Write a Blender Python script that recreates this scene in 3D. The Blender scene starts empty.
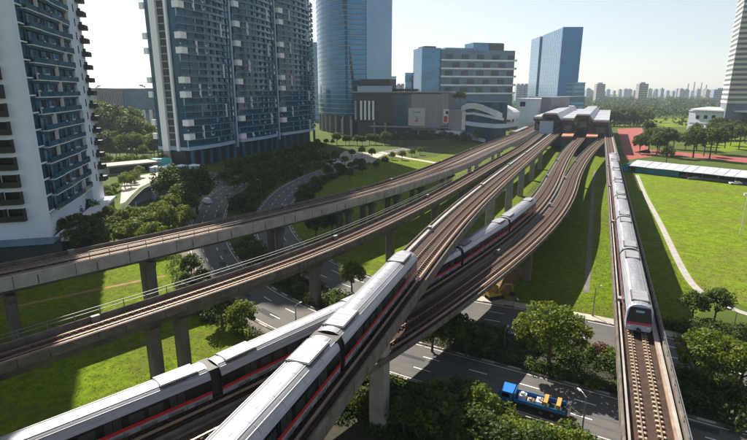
import bpy, bmesh, math, random
from mathutils import Vector, Matrix
sc = bpy.context.scene
COL = sc.collection
PI = math.pi
rad = math.radians

# ------------------------------------------------------------------ camera model
CAM_H, FOC, HORIZON = 38.0, 498.0, 91.0
PITCH = math.atan((220 - HORIZON) / FOC)
CP, SP = math.cos(PITCH), math.sin(PITCH)

def ray(px, py):
    u = (px - 373.5) / FOC
    v = -(py - 220.0) / FOC
    return Vector((u, CP + v * SP, -SP + v * CP))

def W(px, py, z=0.0):
    d = ray(px, py)
    t = (z - CAM_H) / d.z
    return (d.x * t, d.y * t)

def at_depth(px, dist):          # ground plan point on the bearing of a column, dist metres ahead
    d = ray(px, HORIZON + 10)
    return (d.x / d.y * dist, dist)

def proj(x, y, z):
    z -= CAM_H
    zc = y * CP - z * SP
    yc = y * SP + z * CP
    return 373.5 + FOC * x / zc, 220 - FOC * yc / zc

cam_d = bpy.data.cameras.new('camera')
cam_d.sensor_width = 36.0
cam_d.lens = 36.0 * FOC / 747.0
cam_d.clip_end = 20000
cam_d.clip_start = 0.5
cam = bpy.data.objects.new('camera', cam_d)
cam.location = (0, 0, CAM_H)
cam.rotation_euler = (PI / 2 - PITCH, 0, 0)
COL.objects.link(cam)
sc.camera = cam

# ------------------------------------------------------------------ light
SUN_DIR = Vector((-0.431, 0.902, 0)).normalized()
ELEV = rad(44)
world = bpy.data.worlds.new('World')
sc.world = world
world.use_nodes = True
nt = world.node_tree
bg = nt.nodes['Background']
sky = nt.nodes.new('ShaderNodeTexSky')
sky.sky_type = 'NISHITA'
sky.sun_disc = False
sky.sun_elevation = ELEV
sky.sun_rotation = math.atan2(SUN_DIR.x, SUN_DIR.y)
sky.air_density = 1.0
sky.dust_density = 0.4
sky.ozone_density = 1.0
hsv = nt.nodes.new('ShaderNodeHueSaturation')
hsv.inputs['Saturation'].default_value = 0.52
nt.links.new(sky.outputs[0], hsv.inputs['Color'])
nt.links.new(hsv.outputs[0], bg.inputs[0])
bg.inputs[1].default_value = 0.066
sd = bpy.data.lights.new('sun', 'SUN')
sd.energy = 5.0
sd.angle = rad(0.5)
sd.color = (1.0, 0.92, 0.80)
sun = bpy.data.objects.new('sun', sd)
sun.rotation_euler = (-(SUN_DIR * math.cos(ELEV) + Vector((0, 0, math.sin(ELEV))))).to_track_quat('-Z', 'Y').to_euler()
sun.location = (-200, 400, 400)
COL.objects.link(sun)
sc.view_settings.view_transform = 'Standard'
sc.view_settings.look = 'None'
sc.view_settings.exposure = 0.95
sc.view_settings.gamma = 1.0
sc.view_settings.use_curve_mapping = False
sc.render.engine = 'CYCLES'
sc.cycles.use_denoising = True
sc.cycles.max_bounces = 5
sc.cycles.diffuse_bounces = 2
sc.cycles.glossy_bounces = 3
sc.cycles.volume_bounces = 0
sc.cycles.transparent_max_bounces = 6

# ------------------------------------------------------------------ materials
MATS = {}
def mat(name, col, rough=0.7, metal=0.0, vary=0.0, scale=1.0, bump=0.0, col2=None, island=0.0, spec=None, detail=6, stretch=None):
    m = bpy.data.materials.new(name)
    m.use_nodes = True
    t = m.node_tree
    b = t.nodes['Principled BSDF']
    b.inputs['Roughness'].default_value = rough
    b.inputs['Metallic'].default_value = metal
    if spec is not None:
        b.inputs['Specular IOR Level'].default_value = spec
    b.inputs['Base Color'].default_value = (*col, 1)
    if vary or col2 or bump:
        tc = t.nodes.new('ShaderNodeTexCoord')
        nz = t.nodes.new('ShaderNodeTexNoise')
        nz.inputs['Scale'].default_value = scale
        nz.inputs['Detail'].default_value = detail
        nz.inputs['Roughness'].default_value = 0.65
        src = tc.outputs['Object']
        if stretch:
            mp = t.nodes.new('ShaderNodeMapping')
            mp.inputs['Scale'].default_value = stretch
            t.links.new(src, mp.inputs[0])
            src = mp.outputs[0]
        t.links.new(src, nz.inputs['Vector'])
        if vary or col2:
            cr = t.nodes.new('ShaderNodeValToRGB')
            c2 = col2 or tuple(min(1, c * (1 + vary)) for c in col)
            c1 = col if col2 else tuple(c * (1 - vary) for c in col)
            cr.color_ramp.elements[0].position = 0.32
            cr.color_ramp.elements[1].position = 0.68
            cr.color_ramp.elements[0].color = (*c1, 1)
            cr.color_ramp.elements[1].color = (*c2, 1)
            t.links.new(nz.outputs['Fac'], cr.inputs[0])
            out = cr.outputs[0]
            if island:
                out = add_island(t, out, island)
            t.links.new(out, b.inputs['Base Color'])
        if bump:
            bp = t.nodes.new('ShaderNodeBump')
            bp.inputs['Strength'].default_value = bump
            bp.inputs['Distance'].default_value = 0.2
            t.links.new(nz.outputs['Fac'], bp.inputs['Height'])
            t.links.new(bp.outputs[0], b.inputs['Normal'])
    MATS[name] = m
    return m

def add_island(t, out, amt):
    g = t.nodes.new('ShaderNodeNewGeometry')
    mr = t.nodes.new('ShaderNodeMapRange')
    mr.inputs[3].default_value = 1 - amt
    mr.inputs[4].default_value = 1 + amt
    t.links.new(g.outputs['Random Per Island'], mr.inputs[0])
    hs = t.nodes.new('ShaderNodeHueSaturation')
    t.links.new(mr.outputs[0], hs.inputs['Value'])
    t.links.new(out, hs.inputs['Color'])
    return hs.outputs[0]

def leafmat(name, c1, c2, scale=0.5, trans=0.35):
    m = mat(name, c1, 0.6, col2=c2, scale=scale, island=0.35, spec=0.3)
    t = m.node_tree
    b = t.nodes['Principled BSDF']
    o = t.nodes['Material Output']
    tr = t.nodes.new('ShaderNodeBsdfTranslucent')
    mx = t.nodes.new('ShaderNodeMixShader')
    mx.inputs[0].default_value = trans
    src = b.inputs['Base Color'].links[0].from_socket
    hs = t.nodes.new('ShaderNodeHueSaturation')
    hs.inputs['Hue'].default_value = 0.48
    hs.inputs['Value'].default_value = 1.5
    t.links.new(src, hs.inputs['Color'])
    t.links.new(hs.outputs[0], tr.inputs[0])
    t.links.new(b.outputs[0], mx.inputs[1])
    t.links.new(tr.outputs[0], mx.inputs[2])
    t.links.new(mx.outputs[0], o.inputs[0])
    return m

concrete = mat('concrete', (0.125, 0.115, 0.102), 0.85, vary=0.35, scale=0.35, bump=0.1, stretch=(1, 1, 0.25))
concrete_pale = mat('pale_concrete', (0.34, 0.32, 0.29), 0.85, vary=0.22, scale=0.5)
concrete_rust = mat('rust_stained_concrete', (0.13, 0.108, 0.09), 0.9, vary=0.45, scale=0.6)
sleeper_dark = mat('stained_sleeper', (0.085, 0.052, 0.036), 0.9, vary=0.4, scale=2)
trackbed_m = mat('rusty_trackbed', (0.024, 0.014, 0.010), 0.95, col2=(0.072, 0.036, 0.023), scale=1.2)
sleeper_m = mat('sleeper_concrete', (0.40, 0.31, 0.22), 0.9, vary=0.3, scale=2)
steel_m = mat('rail_steel', (0.42, 0.30, 0.23), 0.4, 0.7)
cover_m = mat('conductor_cover', (0.34, 0.23, 0.16), 0.5, vary=0.3, scale=0.8)
stain_m = mat('drip_stain', (0.07, 0.06, 0.05), 0.95, vary=0.4, scale=3)
dark_m = mat('dark_equipment', (0.018, 0.018, 0.02), 0.6)
galv_m = mat('galvanised_steel', (0.20, 0.205, 0.21), 0.5, 0.5)
roof_m = mat('brushed_train_roof', (0.36, 0.36, 0.385), 0.40, 0.5, vary=0.25, scale=0.9, stretch=(5, 0.22, 1), detail=10)
cant_m = mat('blue_white_paint', (0.36, 0.40, 0.52), 0.4)
skirt_m = mat('grey_skirt', (0.24, 0.26, 0.31), 0.45, vary=0.12, scale=1.5)
black_gl = mat('black_gloss', (0.006, 0.007, 0.009), 0.2, spec=0.25)
window_gl = mat('train_window', (0.03, 0.034, 0.038), 0.1, spec=0.35)
red_m = mat('red_stripe', (0.42, 0.012, 0.016), 0.4)
ac_m = mat('ac_panel', (0.31, 0.31, 0.33), 0.5, 0.2, vary=0.12, scale=2)
seam_m = mat('roof_seam', (0.10, 0.10, 0.12), 0.6)
lamp_gl = mat('lamp_glass', (0.8, 0.8, 0.75), 0.2)
def grassmat(name, c1, c2, c3, s1, s2, thr):
    m = mat(name, c1, 0.95, col2=c2, scale=s1, bump=0.6, detail=12, spec=0.06)
    t = m.node_tree
    b = t.nodes['Principled BSDF']
    src = b.inputs['Base Color'].links[0].from_socket
    tc = t.nodes.new('ShaderNodeTexCoord')
    n2 = t.nodes.new('ShaderNodeTexNoise')
    n2.inputs['Scale'].default_value = s2
    n2.inputs['Detail'].default_value = 9
    n2.inputs['Roughness'].default_value = 0.7
    n2.inputs['Distortion'].default_value = 0.8
    t.links.new(tc.outputs['Object'], n2.inputs['Vector'])
    r = t.nodes.new('ShaderNodeMapRange')
    r.inputs[1].default_value = thr
    r.inputs[2].default_value = thr + 0.22
    r.inputs[4].default_value = 0.8
    t.links.new(n2.outputs['Fac'], r.inputs[0])
    mx = t.nodes.new('ShaderNodeMix')
    mx.data_type = 'RGBA'
    t.links.new(r.outputs[0], mx.inputs[0])
    t.links.new(src, mx.inputs[6])
    mx.inputs[7].default_value = (*c3, 1)
    t.links.new(mx.outputs[2], b.inputs['Base Color'])
    return m
grass_m = grassmat('lawn_grass', (0.050, 0.105, 0.005), (0.165, 0.220, 0.009), (0.100, 0.090, 0.024), 0.7, 0.09, 0.45)
field_m = grassmat('field_grass', (0.070, 0.145, 0.006), (0.200, 0.270, 0.012), (0.140, 0.115, 0.036), 0.45, 0.05, 0.45)
ground_m = mat('ground_cover', (0.045, 0.075, 0.014), 0.95, col2=(0.085, 0.115, 0.02), scale=0.05, bump=0.3, detail=12, spec=0.1)
soil_m = mat('orange_soil', (0.20, 0.115, 0.045), 0.95, col2=(0.30, 0.175, 0.07), scale=0.7, detail=10)
mulch_m = mat('mulch', (0.022, 0.020, 0.013), 0.95, col2=(0.045, 0.045, 0.02), scale=1.2, detail=10)
asphalt_m = mat('asphalt', (0.074, 0.073, 0.072), 0.85, col2=(0.112, 0.106, 0.098), scale=0.25, detail=12)
paving_m = mat('paving', (0.40, 0.36, 0.30), 0.85, vary=0.2, scale=0.3)
marking_m = mat('road_paint', (0.75, 0.75, 0.72), 0.7, vary=0.12, scale=2)
track_red = mat('red_running_track', (0.27, 0.060, 0.048), 0.9, vary=0.15, scale=0.1)
white_wall = mat('white_wall_paint', (0.66, 0.74, 0.86), 0.75, vary=0.06, scale=0.15)
white_trim = mat('white_trim', (0.75, 0.77, 0.80), 0.7)
grey_wall = mat('grey_wall', (0.20, 0.21, 0.23), 0.8, vary=0.1, scale=0.2)
mid_wall = mat('mid_grey_panel', (0.30, 0.285, 0.30), 0.7, vary=0.08, scale=0.2)
slate_wall = mat('slate_wall', (0.040, 0.105, 0.175), 0.7)
pale_slate = mat('pale_slate', (0.25, 0.40, 0.56), 0.7)
hosp_win = mat('dark_window_panel', (0.018, 0.045, 0.06), 0.6, spec=0.1)
hosp_win2 = mat('dark_window_pane', (0.035, 0.075, 0.10), 0.5, spec=0.2)
blue_pane = mat('blue_window_pane', (0.075, 0.16, 0.24), 0.22, vary=0.4, scale=0.3, island=0.8)
dark_wall = mat('dark_wall', (0.035, 0.045, 0.055), 0.5, vary=0.2, scale=0.3)
teal_glass = mat('teal_glass', (0.008, 0.062, 0.115), 0.12, 0.0, vary=0.35, scale=0.12)
rail_glass = mat('balcony_glass', (0.018, 0.085, 0.135), 0.1, vary=0.4, scale=0.4, island=0.5)
blue_glass = mat('blue_curtain_glass', (0.035, 0.16, 0.30), 0.08, 0.4, vary=0.25, scale=0.05)
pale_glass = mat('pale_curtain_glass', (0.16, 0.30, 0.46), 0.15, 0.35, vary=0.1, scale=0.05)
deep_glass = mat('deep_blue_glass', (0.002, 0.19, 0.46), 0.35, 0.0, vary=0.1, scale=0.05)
band_glass = mat('ribbon_glass', (0.025, 0.11, 0.21), 0.15, vary=0.3, scale=0.1)
roof_white = mat('white_metal_roof', (0.72, 0.74, 0.78), 0.45, 0.1, vary=0.06, scale=0.1)
maroon_m = mat('maroon_fascia', (0.10, 0.03, 0.03), 0.7)
tile_m = mat('terracotta_tiles', (0.42, 0.19, 0.11), 0.85, vary=0.2, scale=0.5)
pv_blue = mat('pale_blue_screen', (0.34, 0.44, 0.60), 0.5)
beige_band = mat('beige_band', (0.62, 0.59, 0.52), 0.8)
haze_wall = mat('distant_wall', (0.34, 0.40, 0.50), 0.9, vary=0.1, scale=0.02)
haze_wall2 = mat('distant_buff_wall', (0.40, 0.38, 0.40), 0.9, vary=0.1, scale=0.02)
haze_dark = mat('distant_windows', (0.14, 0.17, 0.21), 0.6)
blue_paint = mat('blue_paint', (0.01, 0.16, 0.50), 0.4)
yellow_paint = mat('yellow_paint', (0.44, 0.27, 0.06), 0.5, vary=0.15, scale=2)
white_paint = mat('white_paint', (0.75, 0.75, 0.75), 0.4)
tyre_m = mat('tyre', (0.015, 0.015, 0.016), 0.9)
canopy_white = mat('canopy_sheet', (0.42, 0.44, 0.48), 0.6, vary=0.12, scale=0.2)
canopy_blue = mat('canopy_blue', (0.02, 0.22, 0.36), 0.6)
teal_paint = mat('teal_canopy', (0.05, 0.40, 0.42), 0.5)
bark_m = mat('bark', (0.09, 0.065, 0.045), 0.95, vary=0.3, scale=3)
leaf_a = leafmat('leaf_mid', (0.062, 0.118, 0.008), (0.135, 0.180, 0.012))
leaf_b = leafmat('leaf_dark', (0.028, 0.060, 0.010), (0.060, 0.098, 0.014))
leaf_c = leafmat('leaf_yellow', (0.115, 0.155, 0.010), (0.19, 0.20, 0.018))
leaf_far = leafmat('leaf_far', (0.025, 0.055, 0.014), (0.055, 0.085, 0.020), 0.05)
leaf_red = leafmat('leaf_red', (0.10, 0.02, 0.02), (0.14, 0.05, 0.02))
sign_red = mat('sign_red', (0.55, 0.03, 0.03), 0.5)
sign_teal = mat('sign_teal', (0.02, 0.28, 0.42), 0.5)
sign_green = mat('sign_green', (0.30, 0.48, 0.04), 0.5)

# ------------------------------------------------------------------ mesh builder
class MB:
    def __init__(s):
        s.v, s.f, s.m, s.mats = [], [], [], []
    def mi(s, m):
        if m not in s.mats:
            s.mats.append(m)
        return s.mats.index(m)
    def add(s, vs, fs, m):
        o = len(s.v)
        k = s.mi(m)
        s.v += [tuple(p) for p in vs]
        for f in fs:
            s.f.append([i + o for i in f])
            s.m.append(k)
        return s
    def box(s, c, d, m, rot=0.0, tilt=None):
        hx, hy, hz = d[0] / 2, d[1] / 2, d[2] / 2
        vs = [Vector((x * hx, y * hy, z * hz)) for z in (-1, 1) for x, y in ((-1, -1), (1, -1), (1, 1), (-1, 1))]
        if tilt is not None:
            vs = [tilt @ p for p in vs]
        if rot:
            M = Matrix.Rotation(rot, 3, 'Z')
            vs = [M @ p for p in vs]
        c = Vector(c)
        return s.add([p + c for p in vs], [(3, 2, 1, 0), (4, 5, 6, 7), (0, 1, 5, 4), (1, 2, 6, 5), (2, 3, 7, 6), (3, 0, 4, 7)], m)
    def b2(s, x0, x1, y0, y1, z0, z1, m):
        return s.box(((x0 + x1) / 2, (y0 + y1) / 2, (z0 + z1) / 2), (abs(x1 - x0), abs(y1 - y0), abs(z1 - z0)), m)
    def prism(s, poly, z0, z1, m, mtop=None):
        n = len(poly)
        if sum(poly[i][0] * poly[(i + 1) % n][1] - poly[(i + 1) % n][0] * poly[i][1] for i in range(n)) < 0:
            poly = poly[::-1]
        f0 = z0 if callable(z0) else (lambda p: z0)
        f1 = z1 if callable(z1) else (lambda p: z1)
        vs = [(p[0], p[1], f0(p)) for p in poly] + [(p[0], p[1], f1(p)) for p in poly]
        s.add(vs, [(i, (i + 1) % n, n + (i + 1) % n, n + i) for i in range(n)], m)
        s.add(vs, [tuple(range(n))[::-1]], m)
        s.add(vs, [tuple(range(n, 2 * n))], mtop or m)
        return s
    def rings(s, rings, m, close=True, caps=True):
        n = len(rings[0])
        vs = [p for r in rings for p in r]
        fs = []
        for i in range(len(rings) - 1):
            for j in range(n if close else n - 1):
                k = (j + 1) % n
                fs.append((i * n + j, i * n + k, (i + 1) * n + k, (i + 1) * n + j))
        if caps and close:
            fs.append(tuple(range(n))[::-1])
            fs.append(tuple(range((len(rings) - 1) * n, len(rings) * n)))
        return s.add(vs, fs, m)
    def tube(s, p, q, r0, r1, m, n=8):
        p, q = Vector(p), Vector(q)
        d = (q - p).normalized()
        a = d.orthogonal().normalized()
        b = d.cross(a)
        return s.rings([[c + (a * math.cos(2 * PI * i / n) + b * math.sin(2 * PI * i / n)) * r for i in range(n)] for c, r in ((p, r0), (q, r1))], m)
    def pipe(s, pts, rs, m, n=7):
        pts = [Vector(p) for p in pts]
        R = []
        for i, p in enumerate(pts):
            d = (pts[min(i + 1, len(pts) - 1)] - pts[max(i - 1, 0)]).normalized()
            a = d.cross(Vector((0.31, 0.95, 0.05))).normalized()
            b = d.cross(a)
            r = rs[i] if isinstance(rs, (list, tuple)) else rs
            R.append([p + (a * math.cos(2 * PI * k / n) + b * math.sin(2 * PI * k / n)) * r for k in range(n)])
        return s.rings(R, m)
    def mesh(s, name, smooth=False, fix=True):
        me = bpy.data.meshes.new(name)
        me.from_pydata([tuple(p) for p in s.v], [], s.f)
        for m in s.mats:
            me.materials.append(m)
        me.polygons.foreach_set('material_index', s.m)
        if fix:
            bm = bmesh.new()
            bm.from_mesh(me)
            bmesh.ops.recalc_face_normals(bm, faces=bm.faces)
            bm.to_mesh(me)
            bm.free()
        if smooth:
            me.polygons.foreach_set('use_smooth', [True] * len(me.polygons))
        me.update()
        return me

def link(name, me, parent=None, loc=None, rz=0.0, scale=None):
    o = bpy.data.objects.new(name, me)
    COL.objects.link(o)
    if parent:
        o.parent = parent
    if loc is not None:
        o.location = loc
    if rz:
        o.rotation_euler = (0, 0, rz)
    if scale is not None:
        o.scale = scale if isinstance(scale, (tuple, list)) else (scale,) * 3
    return o

def obj(name, mb, parent=None, loc=None, rz=0.0, smooth=False, fix=True):
    return link(name, mb.mesh(name, smooth, fix), parent, loc, rz)

def tag(o, label=None, cat=None, group=None, kind=None):
    if label: o['label'] = label
    if cat: o['category'] = cat
    if group: o['group'] = group
    if kind: o['kind'] = kind
    return o

def thing(name, label, cat, loc=(0, 0, 0), rz=0.0, group=None):
    o = bpy.data.objects.new(name, None)
    COL.objects.link(o)
    o.location = loc
    o.rotation_euler = (0, 0, rz)
    return tag(o, label, cat, group)

KIDS = {}
def dup(root, loc, rz=0.0, label=None, group=None, scale=None):
    def cp(o, parent):
        c = o.copy()
        COL.objects.link(c)
        if parent: c.parent = parent
        for ch in o.children:
            cp(ch, c)
        return c
    r = cp(root, None)
    r.location = loc
    r.rotation_euler = (0, 0, rz)
    if scale is not None: r.scale = scale if isinstance(scale, (tuple, list)) else (scale,) * 3
    if label: r['label'] = label
    if group: r['group'] = group
    return r

def struct(name, mb, **k):
    return tag(obj(name, mb, **k), kind='structure')

ONES = 'first second third fourth fifth sixth seventh eighth ninth tenth eleventh twelfth thirteenth fourteenth fifteenth sixteenth seventeenth eighteenth nineteenth'.split()
def nth(i):
    if i <= 19: return ONES[i - 1]
    t, u = divmod(i, 10)
    T = ['', '', 'twenty', 'thirty', 'forty', 'fifty', 'sixty', 'seventy', 'eighty', 'ninety']
    if u == 0: return T[t][:-1] + 'ieth'
    return T[t] + '-' + ONES[u - 1]

# ------------------------------------------------------------------ paths
class Path:
    """plan curve with extra channels (z, width ...), resampled and smoothed"""
    def __init__(s, pts, step=3.0, smooth=10):
        P = [pts[0]]
        for a, b in zip(pts, pts[1:]):
            L = math.hypot(b[0] - a[0], b[1] - a[1])
            n = max(1, round(L / step))
            for i in range(1, n + 1):
                P.append(tuple(x + (y - x) * i / n for x, y in zip(a, b)))
        for _ in range(smooth):
            P = [P[0]] + [tuple(0.25 * a + 0.5 * b + 0.25 * c for a, b, c in zip(P[i - 1], P[i], P[i + 1])) for i in range(1, len(P) - 1)] + [P[-1]]
        s.P = P
        s.S = [0.0]
        for a, b in zip(P, P[1:]):
            s.S.append(s.S[-1] + math.hypot(b[0] - a[0], b[1] - a[1]))
        s.T = []
        for i in range(len(P)):
            a, b = P[max(0, i - 1)], P[min(len(P) - 1, i + 1)]
            s.T.append(Vector((b[0] - a[0], b[1] - a[1])).normalized())
        s.L = s.S[-1]
    def at(s, q):
        q = max(0.0, min(s.L, q))
        lo, hi = 0, len(s.S) - 1
        while hi - lo > 1:
            m = (lo + hi) // 2
            if s.S[m] <= q: lo = m
            else: hi = m
        t = (q - s.S[lo]) / max(1e-6, s.S[hi] - s.S[lo])
        p = tuple(a + (b - a) * t for a, b in zip(s.P[lo], s.P[hi]))
        T = (s.T[lo] * (1 - t) + s.T[hi] * t).normalized()
        return p, T
    def point(s, q, o=0.0, dz=0.0):
        p, T = s.at(q)
        return Vector((p[0] + T.y * o, p[1] - T.x * o, p[2] + dz))
    def near(s, x, y):
        i = min(range(len(s.P)), key=lambda k: (s.P[k][0] - x) ** 2 + (s.P[k][1] - y) ** 2)
        return s.S[i]
    def at_px(s, px, o=0.0, z=8.0):
        best = None
        for q in [i * 1.0 for i in range(int(s.L))]:
            v = s.point(q, o)
            if v.y < 5: continue
            x, _ = proj(v.x, v.y, z)
            d = abs(x - px)
            if best is None or d < best[0]: best = (d, q)
        return best[1]

def sweep(mb, P, prof, m, q0=0.0, q1=None, step=None, close=True):
    """prof(p) -> ring of (offset, dz) or a plain list"""
    q1 = P.L if q1 is None else q1
    n = max(1, round((q1 - q0) / (step or 4.0)))
    R = []
    for i in range(n + 1):
        q = q0 + (q1 - q0) * i / n
        p, T = P.at(q)
        ring = prof(p) if callable(prof) else prof
        R.append([(p[0] + T.y * o, p[1] - T.x * o, p[2] + dz) for o, dz in ring])
    return mb.rings(R, m, close)

def rect(o0, o1, z0, z1):
    return [(o0, z0), (o1, z0), (o1, z1), (o0, z1)]

# ------------------------------------------------------------------ viaducts
# each path is the right-hand edge of the deck; channel 2 = rail height, channel 3 = deck width
def viaduct(name, label, P, tracks, piers, pier_w=1.7, hand=None, cover=1, walk=None, sleepers=220, pier_off=None, twin=0.0, sunlit=False, slm=None, fas=0.98, pt=0.35, bot=2.35, pm=None):
    pm = pm or concrete_rust
    slm = slm or sleeper_dark
    root = thing(name, label, 'viaduct', (0, 0, 0), 0, 'elevated railway viaducts')
    w = lambda p: p[3]
    d = MB()
    sweep(d, P, lambda p: [(0, -0.45), (0, -fas + .03), (-w(p) * 0.27, -fas - .12), (-w(p) * 0.32, -bot), (-w(p) * 0.68, -bot), (-w(p) * 0.73, -fas - .12), (-w(p), -fas + .03), (-w(p), -0.45)], concrete)
    obj('deck', d, root)
    def joints(mb, side):
        q = 4.0
        while q < min(P.L, 330):
            p, T = P.at(q)
            o = 0.165 if side > 0 else -p[3] - 0.165
            mb.box(P.point(q, o, (pt - fas) / 2), (0.03, 0.07, fas + pt - 0.12), dark_m, -math.atan2(T.x, T.y))
            mb.box(P.point(q + 3.1, o, -fas * .55), (0.02, 0.16, fas * .8), stain_m, -math.atan2(T.x, T.y))
            q += 8.2
        return mb
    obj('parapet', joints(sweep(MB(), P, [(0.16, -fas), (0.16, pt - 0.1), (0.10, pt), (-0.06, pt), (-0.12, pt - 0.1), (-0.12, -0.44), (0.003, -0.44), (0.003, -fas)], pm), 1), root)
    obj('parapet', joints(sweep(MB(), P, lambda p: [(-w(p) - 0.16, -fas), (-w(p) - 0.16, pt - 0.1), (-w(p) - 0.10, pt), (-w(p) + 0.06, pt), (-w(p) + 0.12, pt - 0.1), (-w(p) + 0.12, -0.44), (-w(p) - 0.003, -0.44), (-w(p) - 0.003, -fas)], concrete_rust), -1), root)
    q = 25.0
    while q < min(P.L, 300):
        p, T = P.at(q)
        cbm = MB().box((0, 0, .25), (0.45, 0.9, 0.9), galv_m)
        cbm.box((0.02, 0, .72), (0.55, 1.0, 0.05), mid_wall)
        v = P.point(q, -p[3] + 0.5, -0.2)
        obj('signal_box', cbm, root, v, -math.atan2(T.x, T.y))
        q += 46.0
    for t in tracks:
        c = t if callable(t) else (lambda p, t=t: t)
        for sgn in (-1, 1):
            obj('rail', sweep(MB(), P, lambda p: rect(c(p) + sgn * 0.74 - 0.05, c(p) + sgn * 0.74 + 0.05, -0.295, 0.0), steel_m), root)
        sl = sweep(MB(), P, lambda p: rect(c(p) - 2.1, c(p) + 2.05, -0.445, -0.30), trackbed_m)
        q = 0.0
        while q < min(P.L, sleepers):
            p, T = P.at(q)
            v = P.point(q, c(p), -0.205)
            for sg in (-0.74, 0.74):
                u = P.point(q, c(p) + sg, -0.20)
                sl.box(u, (0.62, 0.26, 0.185), slm, -math.atan2(T.x, T.y))
            q += 0.75
        obj('trackbed', sl, root)
        obj('conductor_rail', sweep(MB(), P, lambda p: rect(c(p) + cover * 1.64, c(p) + cover * 1.84, -0.05, 0.14), cover_m), root)
    if walk:
        for o0, o1 in walk:
            obj('cable_trough', sweep(MB(), P, rect(o0, o1, -0.445, 0.12), concrete_pale), root)
    if hand is not None:
        h = MB()
        ho = hand if callable(hand) else (lambda p: hand)
        for dz in (0.75, 1.2):
            sweep(h, P, lambda p: rect(ho(p) - 0.035, ho(p) + 0.035, dz - 0.035, dz + 0.035), galv_m)
        q = 0.0
        while q < min(P.L, 260):
            p, T = P.at(q)
            v = P.point(q, ho(p), 0)
            h.box(v + Vector((0, 0, 0.35)), (0.09, 0.09, 1.75), galv_m)
            q += 3.0
        obj('handrail', h, root)
    for q in piers:
        p, T = P.at(q)
        a = -math.atan2(T.x, T.y)
        z = p[2] - bot
        off = -p[3] / 2 if pier_off is None else pier_off
        for o in ((off - twin, off + twin) if twin else (off,)):
            c = P.point(q, o)
            m = MB()
            hw, hd, ch = pier_w / 2, pier_w * 0.42, 0.22
            ring = [(-hw + ch, -hd), (hw - ch, -hd), (hw, -hd + ch), (hw, hd - ch), (hw - ch, hd), (-hw + ch, hd), (-hw, hd - ch), (-hw, -hd + ch)]
            m.rings([[(x, y, zz) for x, y in ring] for zz in (-0.5, z - 1.5)], concrete_pale if sunlit else concrete)  # sunlit piers take a paler concrete, the brightness sits in the colour
            b = obj('pier', m, root, (c.x, c.y, 0), a)
            k = MB()
            cw = p[3] * (0.30 if not twin else 0.2)
            k.rings([[(x * sx, y, zz) for x, y in ring] for zz, sx in ((z - 1.5, 1.0), (z - 0.75, 1.0 + (cw / hw - 1) * 0.7), (z + 0.0, cw / hw))], concrete)
            obj('pier_cap', k, b)
    return root

def edge(pts, z, w, ext0=0.0, ext1=0.0, head1=None, par=0.95):
    """pts: list of (px,py,ztop) -> world with rail height = ztop-0.95"""
    Q = []
    n = len(pts)
    for i, (x, y, zt) in enumerate(pts):
        X, Y = W(x, y, zt)
        ww = w(i / (n - 1)) if callable(w) else w
        Q.append((X, Y, zt - par, ww))
    if ext1:
        h = rad(head1)
        a = Q[-1]
        Q.append((a[0] + math.sin(h) * ext1, a[1] + math.cos(h) * ext1, a[2], a[3]))
    if ext0:
        a, b = Q[0], Q[1]
        t = Vector((a[0] - b[0], a[1] - b[1])).normalized() * ext0
        Q.insert(0, (a[0] + t.x, a[1] + t.y, a[2], a[3]))
    return Q

PA = Path(edge([(0, 278.2, 12), (72.7, 263.6, 12), (130, 250, 12), (192.7, 237.3, 12), (250, 223.6, 12), (285.5, 214.5, 12), (331, 204.5, 12), (370, 194.5, 12), (405.5, 184.5, 12), (441.8, 172.7, 12), (469, 162.7, 12), (497, 149, 12), (522.7, 137.3, 11.8), (537, 129.5, 11.3)], 0,
               lambda t: 7.6 + 4.2 * max(0, min(1, (t - 0.6) / 0.2)) - 2 * max(0, (t - 0.85) / 0.15), 60, 150, 25, 0.4), 3, 40)
PB = Path(edge([(0, 363.6, 10.5), (120, 323.6, 10.5), (185.5, 303, 10.5), (240, 283.6, 10.5), (312.7, 259, 10.5), (370, 233.6, 10.5), (434.5, 201.8, 10.5), (469, 182, 10.5), (500, 163, 10.6), (525.5, 148.5, 11), (545, 133, 11)], 0, 5.0, 60, 150, 25, 0.4), 3, 40)
PC = Path([(-26, -30, 15.2, 6.0), (-9.4, 14, 15.2, 6.0)] + edge([(300, 440, 16.2), (380, 340, 16.2), (423.6, 276, 16.2), (471, 214.5, 16.2), (507, 180, 15.8), (535, 155, 14.2), (556, 136, 11.8)], 0, 6.0, 0, 170, 24.5), 3, 40)
d1c = [(-57, 4), (-40, 20), (-27.5, 31.7), (-20.6, 38), (-16, 42), (-9.3, 48.8), (-3.2, 56), (13.4, 79), (26, 97.6), (40.7, 122.8), (54, 150.6), (67.8, 182.9), (85.6, 223.5), (107, 269.5), (131.3, 318.7), (200, 464)]
D1C = Path([(x, y, 9.3, 5.6) for x, y in d1c], 3, 40)
PD1 = Path([(v.x, v.y, 9.3, 5.7) for v in [D1C.point(q, 2.75) for q in range(0, int(D1C.L), 4)]], 3, 2)
d2 = []
for q in range(0, int(D1C.L), 4):
    v = D1C.point(q, 8.3)
    extra = max(0.0, v.y - 165) / 130.0
    v = D1C.point(q, 8.3 + 6.5 * min(1.15, extra) ** 1.2)
    d2.append((v.x, v.y, 9.29, 5.35))
PD2 = Path(d2, 3, 6)
slopeE = (49.9 - 25.4) / (89.3 - 34.1)
PE = Path([(25.4 + slopeE * (y - 34.1), y, 10.0, 4.75) for y in (-45, 0, 60, 120, 200, 300, 400, 480)], 3, 0)

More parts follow.
